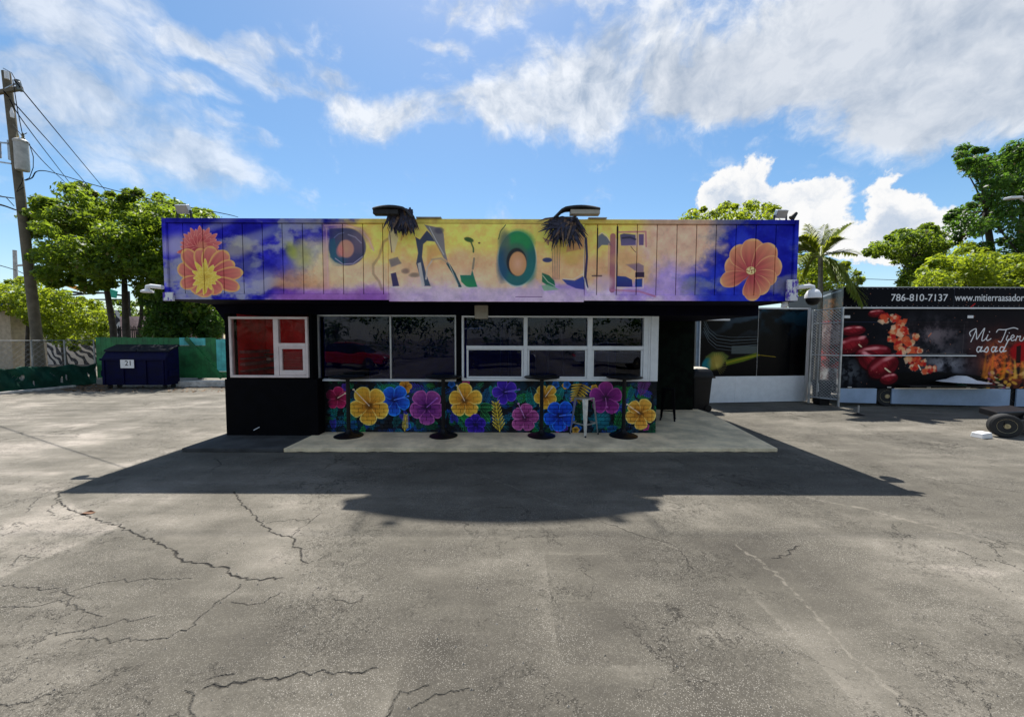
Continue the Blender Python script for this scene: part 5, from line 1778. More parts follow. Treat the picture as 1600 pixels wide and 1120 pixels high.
# loose dolly wheel, tow bar and concrete block at the right edge
q = gp(1576, 684)
dl = empty('tow_dolly', (q.x, q.y + .1, 0), 'black wheeled tow dolly by the trailer at the right edge', 'dolly')
wheel(dl, (q.x - .02, q.y + .05, .21), .21, .14, R(60))
wheel(dl, (q.x + .75, q.y + .2, .21), .21, .14, R(60))
MB().obox((q.x - .10, q.y + .04, .24), (q.x + .95, q.y + .28, .24), .09, .09).build('axle_beam', m_plastic, dl)
MB().obox((q.x + .2, q.y + .12, .30), (q.x + 1.1, q.y + .9, .34), .08, .09).build('tow_bar', m_plastic, dl)
MB().prism([(q.x + .02, q.y + .2, .30), (q.x + .9, q.y + .34, .30), (q.x + 1.3, q.y + 1.0, .30), (q.x + .35, q.y + .75, .30)], (0, 0, .12)).build('frame', m_plastic, dl, bevel=.02)
q = gp(1545, 686)
tag(MB().hexa([q + Vector(v) for v in ((-.10, 0, 0), (.15, .06, 0), (.12, .24, 0), (-.12, .18, 0), (-.09, .01, .09), (.13, .06, .10), (.11, .22, .10), (-.11, .17, .09))]).build('wheel_chock', m_wplastic, bevel=.01),
    'white block lying on the asphalt beside the black tow dolly', 'block')
# dark fold-down shelf with a white dome cover on it
m_sgteal = plain('teal_enamel', (.02, .12, .11), .4)
zsh = at(1500, 602, YT - .2).z
MB().box(Lx(1404, YT), Lx(1548, YT), YT - .34, YT - .016, zsh - .03, zsh).build('shelf', m_plastic, trl, bevel=.006)
q = at(1502, 594, YT - .18)
um = empty('dome_cover', (q.x, YT - .18, zsh), 'low white dome cover standing on the dark trailer shelf', 'cover')
MB().lathe([(.10, 0), (.09, .02), (.03, .04), (.03, .08)], (q.x, YT - .18, zsh), 20).build('foot', m_sgteal, um, smooth=True)
MB().lathe([(.42, .085), (.50, .092), (.42, .112), (.26, .14), (.17, .20), (.09, .24), (0.01, .245)], (q.x, YT - .18, zsh), 28).build('dome', m_wplastic, um, smooth=True)


def text(body, px0, px1, py0, py1, Yd, mat, par, name='lettering'):
    cu = bpy.data.curves.new(name, 'FONT')
    cu.body = body
    cu.extrude = .0015
    cu.offset = .004
    o = bpy.data.objects.new(name, cu)
    col.objects.link(o)
    o.rotation_euler = (R(90), 0, 0)
    bpy.context.view_layer.update()
    bb = [Vector(v) for v in o.bound_box]
    w = max(v.x for v in bb) - min(v.x for v in bb)
    h = max(v.y for v in bb) - min(v.y for v in bb)
    xa, xb = at(px0, (py0 + py1) / 2, Yd), at(px1, (py0 + py1) / 2, Yd)
    za, zb_ = at((px0 + px1) / 2, py1, Yd).z, at((px0 + px1) / 2, py0, Yd).z
    sx_, sy_ = (xb.x - xa.x) / w, (zb_ - za) / h
    me = o.to_mesh()
    vs = [((v.co.x - min(u.x for u in bb)) * sx_ + xa.x, Yd - v.co.z, (v.co.y - min(u.y for u in bb)) * sy_ + za) for v in me.vertices]
    fs = [tuple(p.vertices) for p in me.polygons]
    o.to_mesh_clear()
    bpy.data.objects.remove(o)
    return MB().add(vs, fs).build(name, mat, par)


m_letter = plain('white_vinyl', (0.8, 0.8, 0.8), .5, var=.03, bump=0)
text('786-810-7137', 1392.5, 1481, 459.5, 470.5, YT - .023, m_letter, trl)
text('www.mitierraasador.com', 1492, 1625, 459.5, 470.5, YT - .023, m_letter, trl)

# chain link gate -------------------------------------------------
G0, G1 = Vector((Lx(1267, 10.25), 10.25, 0)), Vector((Lx(1314, 9.72), 9.72, 0))
gt = empty('chain_link_gate', G0.lerp(G1, .5), 'tall galvanised chain link gate between the kiosk and the food trailer', 'gate')
gz = lambda py: at(1290, py, 10.0).z
for P in (G0, G1):
    MB().tube([P + Vector((0, 0, .03)), P + Vector((0, 0, gz(483)))], .028, 10).build('gate_post', m_steel, gt)
PI_ = G0.lerp(G1, .28)
MB().tube([PI_ + Vector((0, 0, gz(506))), PI_ + Vector((0, 0, gz(622)))], .016, 8).build('stile', m_steel, gt)
for py in (484.5, 506, 555, 622):
    MB().tube([G0 + Vector((0, 0, gz(py))), G1 + Vector((0, 0, gz(py) + (.03 if py < 510 else 0)))], .018, 8).build('rail', m_steel, gt)


def chainlink(a, b, z0, z1, step, r):
    """diamond wire net between two plan points"""
    m = MB()
    L = (b - a).length
    d = (b - a).normalized()
    H = z1 - z0
    n = int((L + H) / step)
    for sg in (0, 1):
        for k in range(n + 1):
            s0 = -H + k * step
            pa, pb = (s0, z0), (s0 + H, z1)
            x0, x1 = max(0, pa[0]), min(L, pb[0])
            if x1 - x0 < .02:
                continue
            zz0, zz1 = z0 + (x0 - s0), z0 + (x1 - s0)
            if sg:
                x0, x1 = L - x0, L - x1
            p, q_ = a + d * x0, a + d * x1
            p, q_ = Vector((p.x, p.y, zz0)), Vector((q_.x, q_.y, zz1))
            m.tube([p, q_], r, 3, cap=False)
    return m


tag(chainlink(G0, G1, gz(621), gz(485), .075, .0055).build('wire_mesh', m_steel, gt), kind='stuff')
q = Vector((8.28, 10.22, 0))
bn = empty('waste_bin', q, 'black square bin behind the chain link gate', 'bin')
m = MB()
m.hexa([q + Vector(v) for v in ((-.13, -.13, .0), (.13, -.13, .0), (.13, .1, .0), (-.13, .1, .0), (-.17, -.15, .62), (.17, -.15, .62), (.17, .12, .62), (-.17, .12, .62))])
m.build('body', m_plastic, bn, bevel=.01)
MB().box(q.x - .18, q.x + .18, q.y - .16, q.y + .13, .625, .66).build('lid', m_plastic, bn, bevel=.01)
q = at(1283, 605, 10.12)
tag(MB().box(q.x - .12, q.x + .10, 10.10, 10.13, q.z - .12, q.z + .1).build('white_notice', m_wplastic), 'white card notice low on the chain link gate', 'notice')

# ================================================================== LEFT SIDE
m_fgreen = plain('green_board_paint', (0.015, 0.15, 0.042), .6, var=.4, scale=3)
m_teal = plain('old_teal_paint', (0.09, 0.48, 0.46), .6, var=.3, scale=3)
m_kerb = plain('white_kerb_paint', (0.50, 0.49, 0.46), .8, var=.35, scale=5, bump=.4)
YG = 13.95
wf = empty('board_fence', (Lx(300, YG), YG, 0), 'green board fence with faded teal patches and a diagonal brace', 'fence')
x = Lx(150, YG)
ftop = at(300, 527.5, YG).z
xe = Lx(392, YG)
i_ = 0
while x < xe:
    w_ = .19
    hz_ = ftop + random.uniform(-.015, .015)
    px_mid = 800 + (x + w_ / 2) / YG * 600
    if 279 < px_mid < 323:
        MB().box(x, x + w_ - .008, YG, YG + .022, at(300, 539.5, YG).z, hz_ - .01).build('board', m_teal, wf)
        MB().box(x, x + w_ - .008, YG, YG + .022, .26, at(300, 540, YG).z).build('board', m_fgreen, wf)
    elif 338 < px_mid < 352:
        MB().box(x, x + w_ - .008, YG, YG + .022, at(300, 580, YG).z, hz_ - .06).build('board', m_teal, wf)
        MB().box(x, x + w_ - .008, YG, YG + .022, .26, at(300, 580.5, YG).z).build('board', m_fgreen, wf)
    else:
        MB().box(x, x + w_ - .008, YG, YG + .022, .26, hz_).build('board', m_fgreen, wf)
    x += w_
MB().obox((Lx(292, YG), YG - .03, at(292, 528, YG).z), (Lx(346, YG), YG - .03, at(346, 590, YG).z), .04, .14).build('brace', m_fgreen, wf)
MB().box(Lx(150, YG), xe, YG + .024, YG + .07, 1.45, 1.55).build('rail', m_fgreen, wf)
# white kerb under it
kb0, kb1 = gp(262, 605.5), gp(400, 604)
mb = MB()
mb.prism([(kb0.x + .35, kb0.y, .001), (kb1.x, kb1.y, .001), (kb1.x, kb1.y + .25, .001), (kb0.x + .35, kb0.y + .25, .001)], (0, 0, .22))
tag(mb.build('white_kerb', m_kerb, bevel=.03), kind='structure')

# dumpster
m_dump = plain('navy_steel_paint', (0.0008, 0.0012, 0.028), .65, var=.35, scale=4, bump=.25, spec=.12)
m_lid = plain('black_plastic_lid', (0.006, 0.007, 0.012), .6, var=.3, spec=.15)
YD = gp(200, 608).y
dx0, dx1 = Lx(157, YD), Lx(258, YD)
dz = at(200, 545, YD).z
dp = empty('dumpster', ((dx0 + dx1) / 2, YD, 0), 'dark blue steel dumpster with black lid and a white notice on its front', 'dumpster')
prof = [(0, .14), (0, 1.02), (.16, dz - .08), (.52, dz + .09), (.52, .14)]
mb = MB()
mb.prism([(dx0, YD + y, z) for y, z in prof], (dx1 - dx0, 0, 0))
mb.build('body', m_dump, dp, bevel=.015)
MB().box(dx0 - .03, dx1 + .03, YD - .035, YD - .001, .96, 1.03).build('rim_rail', m_dump, dp, bevel=.01)
mb = MB()
mb.prism([(dx0 - .02, YD + .10, dz - .10), (dx0 - .02, YD + .12, dz - .04), (dx0 - .02, YD + .54, dz + .14), (dx0 - .02, YD + .56, dz + .08)], ((dx1 - dx0) / 2 + .01, 0, 0))
mb.build('lid', m_lid, dp, bevel=.01)
mb = MB()
mb.prism([((dx0 + dx1) / 2 + .01, YD + .10, dz - .10), ((dx0 + dx1) / 2 + .01, YD + .12, dz - .04), ((dx0 + dx1) / 2 + .01, YD + .54, dz + .14), ((dx0 + dx1) / 2 + .01, YD + .56, dz + .08)], ((dx1 - dx0) / 2 + .01, 0, 0))
mb.build('lid', m_lid, dp, bevel=.01)
MB().box(dx1 + .002, dx1 + .06, YD + .08, YD + .42, .42, .62).build('fork_pocket', m_dump, dp, bevel=.01)
MB().box(dx0 - .12, dx0 - .002, YD + .08, YD + .42, .42, .62).build('fork_pocket', m_dump, dp, bevel=.01)
for xr in (dx0 + .06, dx0 + .7, dx1 - .7, dx1 - .12):
    MB().box(xr, xr + .06, YD - .03, YD - .001, .15, .955).build('rib', m_dump, dp, bevel=.006)
n0, n1 = at(188.5, 575, YD - .04), at(209, 562, YD - .04)
nt = MB().box(n0.x, n1.x, YD - .045, YD - .036, n0.z, n1.z).build('notice', m_wplastic, dp)
text('21', 195, 204, 563.5, 571, YD - .047, m_plastic, nt, 'notice_figures')
for xr in (dx0 + .15, dx1 - .15):
    for yy in (YD + .1, YD + .42):
        MB().tube([(xr - .03, yy, .075), (xr + .03, yy, .075)], .07, 14).build('caster', m_tyre, dp)

# low green mesh fence with windscreen
m_wire = plain('dull_fence_wire', (0.30, 0.31, 0.31), .5, metal=.6)
H0_, H1_ = gp(-70, 621), gp(150, 601)
cf = empty('chain_link_fence', H0_.lerp(H1_, .5), 'low chain link fence with a torn dark green windscreen', 'fence')
fd = (H1_ - H0_).normalized()
FL = (H1_ - H0_).length
ftp = at(60, 531, H0_.lerp(H1_, .6).y).z
n_ = 4
for k in range(n_ + 1):
    P = H0_ + fd * (FL * k / n_)
    MB().tube([P + Vector((0, 0, .02)), P + Vector((0, 0, ftp))], .024, 8).build('fence_post', m_wire, cf)
MB().tube([H0_ + Vector((0, 0, ftp - .02)), H1_ + Vector((0, 0, ftp - .02))], .014, 6).build('top_rail', m_wire, cf)
tag(chainlink(H0_, H1_, .1, ftp - .03, .16, .0025).build('wire_mesh', m_wire, cf), kind='stuff')
# sagging fabric
m_fab, t = newmat('green_windscreen')
o = t.n('ShaderNodeTexCoord').outputs['Object']
cc = t.mix(t.smooth(t.noise(o, 2.5, 5, .6), .35, .7), (0.006, 0.045, 0.030), (0.012, 0.095, 0.062))
d1_ = t.n('ShaderNodeBsdfPrincipled', {'Base Color': cc, 'Roughness': .7, 'Specular IOR Level': .3})
tl_ = t.n('ShaderNodeBsdfTranslucent', {'Color': (0.02, 0.16, 0.10, 1)})
mxx = t.n('ShaderNodeMixShader', {0: .3, 1: d1_.outputs[0], 2: tl_.outputs[0]})
t.n('ShaderNodeOutputMaterial', {'Surface': mxx.outputs[0]})
vs, fs = [], []
nx, nz = 120, 14
nf = Vector((fd.y, -fd.x, 0))
r = random.Random(3)
tears = [(.42, .55, .035, .10), (.71, .35, .02, .16), (.93, .5, .018, .14)]
for i in range(nx + 1):
    s = i / nx
    sag = .05 * abs(math.sin(s * math.pi * 5)) + .03 * math.sin(s * 23)
    for j in range(nz + 1):
        v = j / nz
        z = .03 + .02 * math.sin(s * 40) * (1 - v) + v * (.80 - .06 * s - sag)
        off = .045 + .05 * math.sin(s * 21 + v * 5) * math.sin(v * math.pi) + .025 * math.sin(s * 67 + v * 9) + .02 * r.random()
        p = H0_ + fd * (FL * s) + nf * off
        vs.append((p.x, p.y, z))
for i in range(nx):
    for j in range(nz):
        s, v = (i + .5) / nx, (j + .5) / nz
        if any(abs(s - a) < b_ * (1 - abs(v - c_) / d_ * .6) and abs(v - c_) < d_ for a, c_, b_, d_ in [(q_[0], q_[1], q_[2] * .5, q_[3]) for q_ in tears]):
            continue
        p = i * (nz + 1) + j
        fs.append((p, p + nz + 1, p + nz + 2, p + 1))
fbk = MB().add(vs, fs).build('windscreen', m_fab, cf, smooth=True)
so = fbk.modifiers.new('thickness', 'SOLIDIFY')
so.thickness = .004
# pale kerb along the fence foot
mb = MB()
K0, K1 = gp(-70, 624), gp(112, 606)
kd = (K1 - K0).normalized()
mb.prism([K0, K1, K1 + Vector((-.02, .16, 0)), K0 + Vector((-.02, .16, 0))], (0, 0, .09))
tag(mb.build('low_kerb', m_kerb, bevel=.02), kind='structure')

# zebra wall, tan cabinet with blue roof, pink wall, pickets
m_zeb, t = newmat('zebra_painted_wall')
o = t.n('ShaderNodeTexCoord').outputs['Object']
wv = t.n('ShaderNodeTexWave', {'Vector': t.n('ShaderNodeMapping', {'Vector': o, 'Rotation': (0, R(35), 0)}).outputs[0], 'Scale': .75, 'Distortion': 16.0, 'Detail': 2.0, 'Detail Scale': .9}).outputs[1]
cz = t.mix(t.smooth(wv, .46, .54), (0.02, 0.02, 0.025), (0.55, 0.53, 0.5))
t.n('ShaderNodeOutputMaterial', {'Surface': t.n('ShaderNodeBsdfPrincipled', {'Base Color': cz, 'Roughness': .7}).outputs[0]})
YZ = 24.0
zz_ = at(90, 484, YZ).z
tag(MB().box(Lx(-40, YZ), Lx(182, YZ), YZ, YZ + .3, 0, zz_).build('painted_wall', m_zeb), 'long wall painted in black and white zebra stripes behind the trees', 'wall')
m_pink = plain('faded_pink_wall', (.5, .36, .34), .8, var=.4, scale=1.5)
tag(MB().box(Lx(168, 27), Lx(345, 27), 27, 27.3, 0, at(210, 494, 27).z).build('pink_wall', m_pink), 'faded pink wall low behind the dumpster and tree trunks', 'wall')
cab = empty('roadside_kiosk', (Lx(-6, 20), 20, 0), 'tan roadside booth with a bright blue flat roof at the left edge', 'booth')
MB().box(Lx(-60, 20), Lx(19, 20), 20, 21.5, 0, at(5, 478, 20).z).build('wall', plain('tan_render', (.42, .34, .25), .8, var=.2), cab)
MB().box(Lx(-64, 20), Lx(14, 20), 19.9, 21.6, at(5, 477.5, 20).z, at(5, 467, 20).z).build('roof', plain('blue_metal', (.02, .14, .45), .45), cab)
pk = empty('picket_fence', (Lx(205, 21), 21, 0), 'black iron picket fence between the tree trunks', 'fence')
mb = MB()
for k in range(26):
    xx = Lx(168 + k * 3, 21)
    mb.box(xx, xx + .035, 21, 21.03, 0, at(200, 509 + (k % 2) * 1.5, 21).z)
mb.box(Lx(166, 21), Lx(246, 21), 21.031, 21.06, 1.1, 1.15).box(Lx(166, 21), Lx(246, 21), 21.031, 21.06, 2.1, 2.15)
tag(mb.build('pickets', m_plastic, pk), kind='stuff')
YW = 30.0
# traffic signs on a mast arm
sg = empty('traffic_sign_gantry', at(135, 470, YW), 'dark mast arm carrying green and orange road signs beyond the tree', 'road sign')
sg.location.z = 0
m_sg = plain('traffic_green', (0.0, .30, .20), .5, var=.1)
m_so = plain('traffic_orange', (.80, .30, .01), .5, var=.15, scale=2)
MB().tube([at(86, 462.5, YW), at(160, 457.5, YW), at(200, 463, YW)], .07, 8).build('mast_arm', m_plastic, sg)
MB().tube([at(140, 468, YW), at(200, 468, YW)], .06, 8).build('mast_arm', m_plastic, sg)
MB().tube([(at(200, 468, YW).x, YW, 0), at(200, 455, YW)], .12, 8).build('mast', m_plastic, sg)


def sign(x0, y0, x1, y1, x2, y2, x3, y3, mat, name='sign_plate'):
    MB().prism([at(x0, y0, YW - .2), at(x1, y1, YW - .2), at(x2, y2, YW - .2), at(x3, y3, YW - .2)], (0, .06, 0)).build(name, mat, sg)


sign(113, 427, 125, 429, 125, 446, 114, 444, m_sg)
sign(99, 446, 102, 442, 132, 450, 128, 456, m_so)
sign(97, 452, 128, 457, 132, 460, 97, 456, m_plastic, 'sign_visor')
sign(143, 436, 162, 447, 162, 455, 150, 452, m_sg)
sign(171, 451, 183, 455, 181, 466, 171, 464, m_sg)
# far concrete pole
fp = empty('concrete_pole', (at(24, 480, 32).x, 32, 0), 'slim pale concrete pole with side arm left of the wooden pole', 'pole')
MB().tube([(at(24, 480, 32).x, 32, 0), at(23, 391, 32)], [.16, .12], 10).build('shaft', plain('pale_pole', (.45, .44, .42), .8), fp)
MB().tube([at(24, 415, 32), at(44, 414, 32)], .09, 8).build('side_arm', m_steel, fp)

# utility pole ----------------------------------------------------
YP = 16.5
pb = Vector((at(63, 560, YP).x, YP, 0))
pt = at(9.5, 113, YP)
m_wood = plain('weathered_pole_wood', (0.13, 0.11, 0.075), .85, var=.35, scale=2.5, bump=.5, fine=22)
pl = empty('utility_pole', pb, 'leaning wooden utility pole with a grey transformer at the left edge', 'utility pole')
pd_ = (pt - pb)
MB().tube([pb, pb + pd_ * .5, pt], [.18, .155, .13], 14).build('shaft', m_wood, pl, smooth=True)
P = lambda px, py, dy=0: at(px, py, YP + dy)
MB().obox(P(-20, 148, -.2), P(34, 138, -.2), .11, .14).build('crossarm', m_wood, pl)
MB().obox(P(8, 139, -.25), P(30, 128, -.25), .04, .04).build('brace', m_steel, pl)
MB().tube([P(27, 126, -.2), P(32, 142, -.2)], .09, 8).build('insulator', plain('brown_porcelain', (.10, .12, .12), .3), pl)
MB().tube([P(10, 112, -.1), P(11, 124, -.1)], .07, 8).build('insulator', m_wplastic, pl)
c_t = P(34, 243, -.1)
tf = MB().lathe([(.0, -.62), (.19, -.62), (.21, -.55), (.21, .50), (.23, .52), (.23, .58), (.14, .66), (.0, .66)], c_t, 22).build('transformer', plain('transformer_grey', (.42, .42, .40), .5, var=.2), pl, smooth=True)
for dxx in (-.12, .1):
    MB().lathe([(.05, .62), (.06, .7), (.035, .72), (.05, .78), (.03, .9), (.0, .9)], (c_t.x + dxx, c_t.y, c_t.z), 12).build('bushing', m_rim, tf)
MB().obox(P(14, 235, -.05), P(30, 235, -.05), .10, .8).build('bracket', m_steel, pl)
MB().lathe([(.0, -.35), (.13, -.35), (.14, .3), (.0, .34)], P(-6, 232, -.1), 14).build('capacitor', plain('cap_grey', (.3, .3, .3), .5), pl)
MB().obox(P(-14, 222, -.12), P(14, 224, -.12), .05, .05).build('bracket', m_steel, pl)
MB().obox(P(-10, 252, -.12), P(18, 256, -.12), .05, .05).build('bracket', m_steel, pl)
MB().lathe([(.05, -.1), (.06, .1), (.02, .3), (.0, .3)], P(19, 180, -.25), 12).build('cutout', m_wplastic, pl)
wires = MB()
for pts in ([(20, 125), (27, 170), (28, 175), (34, 205), (38, 218)], [(46, 225), (52, 245), (52, 262), (46, 278), (38, 282)], [(5, 107), (18, 114), (26, 128)], [(36, 278), (34, 286), (30, 292), (26, 300), (38, 292)],
            [(20, 195), (34, 212), (42, 208)], [(0, 306), (10, 309), (22, 322)]):
    wires.tube([P(a, b, -.3) for a, b in pts], .014, 5)
wires.build('jumper_wires', m_plastic, pl)


m_wireblk = plain('cable_rubber', (.01, .01, .012), .95, spec=.05)


def wire(pts, r, label, name='power_line', group=None):
    """pts: (px, py, Y)"""
    w = [at(*p) for p in pts]
    out = []
    for i in range(len(w) - 1):
        p0, p1, p2, p3 = w[max(i - 1, 0)], w[i], w[i + 1], w[min(i + 2, len(w) - 1)]
        for k in range(8):
            t_ = k / 8
            out.append(.5 * ((2 * p1) + (-p0 + p2) * t_ + (2 * p0 - 5 * p1 + 4 * p2 - p3) * t_ ** 2 + (-p0 + 3 * p1 - 3 * p2 + p3) * t_ ** 3))
    out.append(w[-1])
    rad = r if not isinstance(r, tuple) else [r[0] + (r[1] - r[0]) * i / (len(out) - 1) for i in range(len(out))]
    o_ = MB().tube(out, rad, 6).build(name, m_wireblk)
    return tag(o_, label, 'power line', group)


wire([(33, 138, 16.3), (44, 152, 17.5), (160, 292, 33), (250, 400, 60)], .022, 'power line running from the crossarm insulator down to the tree, uppermost of three')
wire([(14, 152, 16.3), (30, 170, 18), (144, 298, 36), (230, 398, 70)], .022, 'middle power line from the pole shaft to the tree top')
wire([(15, 155, 16.3), (42, 198, 18), (112, 290, 30), (190, 392, 60)], .018, 'lowest power line from the pole shaft to the tree top')
wire([(42, 222, 16.3), (70, 255, 20), (112, 296, 30), (150, 340, 44)], .016, 'thin line from the transformer down to the tree')
wire([(40, 282, 16.2), (50, 278, 15.8), (56, 269, 15.2), (68, 267, 14.4), (90, 272, 13.2), (150, 290, 10.8), (250, 315, 8.2), (345, 333, 6.75), (372, 339.5, 6.45)], (.022, .004), 'thick black service cable from the pole to the roof edge', 'service_cable')
wire([(-30, 300, 12), (-5, 306, 13), (22, 310, 16.3)], .02, 'short cable entering the pole from the left edge, upper one')
wire([(-30, 318, 12), (0, 320, 13.5), (24, 328, 16.3)], .03, 'short thick cable entering the pole from the left edge, lower one')
wire([(-40, 404, 22), (24, 422, 32), (45, 432, 40)], .03, 'thin cable below the side arm of the concrete pole')
wire([(1240, 432, 45), (1400, 437.5, 45), (1500, 440, 45)], .03, 'distant power line above the food trailer roof')

# street lamp by the right edge
YR = 17.0
lp = empty('street_lamp', (at(1604, 450, YR).x, YR, 0), 'grey street lamp with white head against the dark right tree', 'street lamp')
q = at(1604, 400, YR)
MB().tube([(q.x, YR, 0), (q.x, YR, at(1604, 318, YR).z)], [.09, .06], 10).build('pole', m_steel, lp)
MB().tube([(q.x, YR, at(1604, 320, YR).z), at(1592, 309, YR - .1)], .04, 8).build('arm', m_steel, lp)
a_ = at(1592, 309, YR - .1)
b_ = at(1574, 310, YR - .4)
MB().obox(a_, b_, .26, .10).build('lamp_head', m_wplastic, lp, bevel=.03)
MB().obox(a_ + Vector((-.05, -.02, -.06)), b_ + Vector((.05, 0, -.06)), .18, .03).build('lens', m_glassR, lp)
# ================================================================== VEGETATION
def leaf_mat(name, dark, lite, trans, tw=.45):
    m, t = newmat(name)
    rnd = t.n('ShaderNodeNewGeometry').outputs['Random Per Island']
    o = t.n('ShaderNodeTexCoord').outputs['Object']
    cl = t.noise(o, .55, 4, .6)
    f = t.math('ADD', t.math('MULTIPLY', rnd, .6), t.math('MULTIPLY', t.smooth(cl, .35, .65), .4))
    c = t.mix(f, dark, lite)
    dry = t.math('GREATER_THAN', t.math('FRACT', t.math('MULTIPLY', rnd, 37.0)), .965)
    c = t.mix(dry, c, (.16, .10, .03))
    bs = t.n('ShaderNodeBsdfPrincipled', {'Base Color': c, 'Roughness': .45, 'Specular IOR Level': .35})
    tr = t.n('ShaderNodeBsdfTranslucent', {'Color': t.mix(f, tuple(v * .6 for v in trans), trans)})
    t.n('ShaderNodeOutputMaterial', {'Surface': t.n('ShaderNodeMixShader', {0: tw, 1: bs.outputs[0], 2: tr.outputs[0]}).outputs[0]})
    return m


m_bark = plain('grey_brown_bark', (0.055, 0.045, 0.035), .9, var=.45, scale=5, bump=.6, fine=18)


def inpoly(x, y, P_):
    c = False
    for i in range(len(P_)):
        (xa, ya), (xb, yb) = P_[i], P_[i - 1]
        if (ya > y) != (yb > y) and x < (xb - xa) * (y - ya) / (yb - ya) + xa:
            c = not c
    return c


def leaves_mesh(centres, n_each, leaf, asp, seed, flat=.5):
    """centres: (x,y,z,r). Many small folded leaves spread in clumps, built with numpy"""
    r_ = np.random.default_rng(seed)
    C_ = np.repeat(np.array([c[:3] for c in centres], np.float64), n_each, 0)
    RR = np.repeat(np.array([c[3] for c in centres], np.float64), n_each)
    n = len(C_)
    d = r_.normal(size=(n, 3))
    d /= np.linalg.norm(d, axis=1)[:, None]
    rad = RR * r_.uniform(.35, 1.12, n) ** .7
    pos = C_ + d * rad[:, None] * np.array([1, 1, .72])
    nrm = d * .5 + r_.normal(size=(n, 3)) * .55 + np.array([0, 0, flat])
    nrm /= np.linalg.norm(nrm, axis=1)[:, None]
    a = np.cross(nrm, r_.normal(size=(n, 3)))
    a /= np.linalg.norm(a, axis=1)[:, None]
    b = np.cross(nrm, a)
    L = leaf * (.42 + 1.15 * r_.random(n) ** 1.6)[:, None]
    Wd = L * asp
    fold = nrm * L * .12
    v = np.stack([pos - a * L * .5, pos - b * Wd * .5 + fold, pos + a * L * .5, pos + b * Wd * .5 + fold], 1).reshape(-1, 3)
    me = bpy.data.meshes.new('leaves')
    me.vertices.add(n * 4)
    me.vertices.foreach_set('co', v.ravel())
    me.loops.add(n * 4)
    me.loops.foreach_set('vertex_index', np.arange(n * 4, dtype=np.int32))
    me.polygons.add(n)
    me.polygons.foreach_set('loop_start', np.arange(0, n * 4, 4, dtype=np.int32))
    me.polygons.foreach_set('loop_total', np.full(n, 4, np.int32))
    me.update(calc_edges=True)
    return me


def tree(name, poly_, Y, dY, label, cat, mat, trunks, nclump, rc, n_each, leaf, asp=.5, seed=0, group=None, flat=.5, twigs=26):
    r = random.Random(seed)
    xs, ys = [p[0] for p in poly_], [p[1] for p in poly_]
    px2m = Y / 600.0
    cen = []
    tries = 0
    while len(cen) < nclump and tries < 20000:
        tries += 1
        x, y = r.uniform(min(xs), max(xs)), r.uniform(min(ys), max(ys))
        if not inpoly(x, y, poly_):
            continue
        rr_ = rc * r.uniform(.55, 1.25)
        rp = rr_ / px2m * .75
        ok = all(inpoly(x + rp * math.cos(k * 1.05), y + rp * math.sin(k * 1.05), poly_) for k in range(6))
        if not ok:
            rr_ *= .45
        p = at(x, y, Y + r.uniform(-dY, dY) * (1 if ok else .5))
        cen.append((p.x, p.y, p.z, rr_))
    t0 = trunks[0]
    base = at(t0[0], 528, Y)
    root = empty(name, (base.x, Y, 0), label, cat, group)
    me = leaves_mesh(cen, n_each, leaf, asp, seed, flat)
    me.materials.append(mat)
    ob = bpy.data.objects.new('crown', me)
    col.objects.link(ob)
    adopt(ob, root)
    mb = MB()
    tips = []
    for (bx, tx, ty, rad) in trunks:
        b = at(bx, 528, Y)
        b = Vector((b.x, Y + .0, -.02))
        tp = at(tx, ty, Y)
        mid = b.lerp(tp, .5) + Vector((r.uniform(-.12, .12), r.uniform(-.1, .1), 0))
        mb.tube([b, b + Vector((0, 0, .25)), mid, tp], [rad * 1.35, rad, rad * .85, rad * .6], 10)
        tips.append((tp, rad * .6))
    mb.build('trunk', m_bark, root, smooth=True)
    mb = MB()
    for k in range(twigs):
        c = r.choice(cen)
        tp, rd = min(tips, key=lambda q_: (q_[0] - Vector(c[:3])).length)
        cv = Vector(c[:3])
        m1 = tp.lerp(cv, .45) + Vector((r.uniform(-.3, .3), r.uniform(-.3, .3), r.uniform(0, .3)))
        mb.tube([tp, m1, cv], [rd * .55, rd * .32, rd * .1], 6)
    mb.build('limbs', m_bark, root, smooth=True)
    return root


lf_bright = leaf_mat('yellow_green_leaf', (0.035, 0.085, 0.010), (0.16, 0.24, 0.02), (0.48, 0.58, 0.03), .55)  # yellow-green leaf tone, the brightest of the three
lf_mid = leaf_mat('mid_green_leaf', (0.014, 0.050, 0.008), (0.10, 0.18, 0.018), (0.34, 0.47, 0.03), .52)
lf_dark = leaf_mat('dark_green_leaf', (0.010, 0.040, 0.012), (0.055, 0.12, 0.018), (0.16, 0.32, 0.03), .5)

tree('shade_tree', [(38, 335), (62, 306), (84, 312), (96, 290), (124, 288), (140, 304), (163, 294), (182, 306), (214, 297), (232, 310), (258, 298), (272, 318), (300, 330), (318, 318), (345, 338),
                    (350, 505), (300, 500), (262, 492), (238, 486), (222, 466), (205, 446), (182, 452), (160, 446), (138, 458), (116, 440), (96, 452), (64, 440), (46, 410), (60, 386), (40, 360)],
     17, 2.2, 'broad leafy tree with dark forked trunks behind the blue dumpster', 'tree', lf_mid,
     [(180, 163, 430, .14), (199, 194, 430, .15), (205, 222, 400, .08)], 400, .58, 200, .17, .5, 1, twigs=40)
tree('leafy_shrub', [(-60, 440), (0, 436), (20, 440), (42, 424), (66, 430), (84, 452), (120, 462), (150, 470), (172, 486), (170, 520), (150, 536), (118, 546), (84, 540), (60, 520), (30, 500), (0, 486), (-60, 490)],
     19.5, 1.5, 'low yellow green tree in full sun behind the wooden pole', 'tree', lf_bright, [(100, 98, 500, .10), (40, 44, 490, .09)], 170, .5, 150, .15, .5, 2)
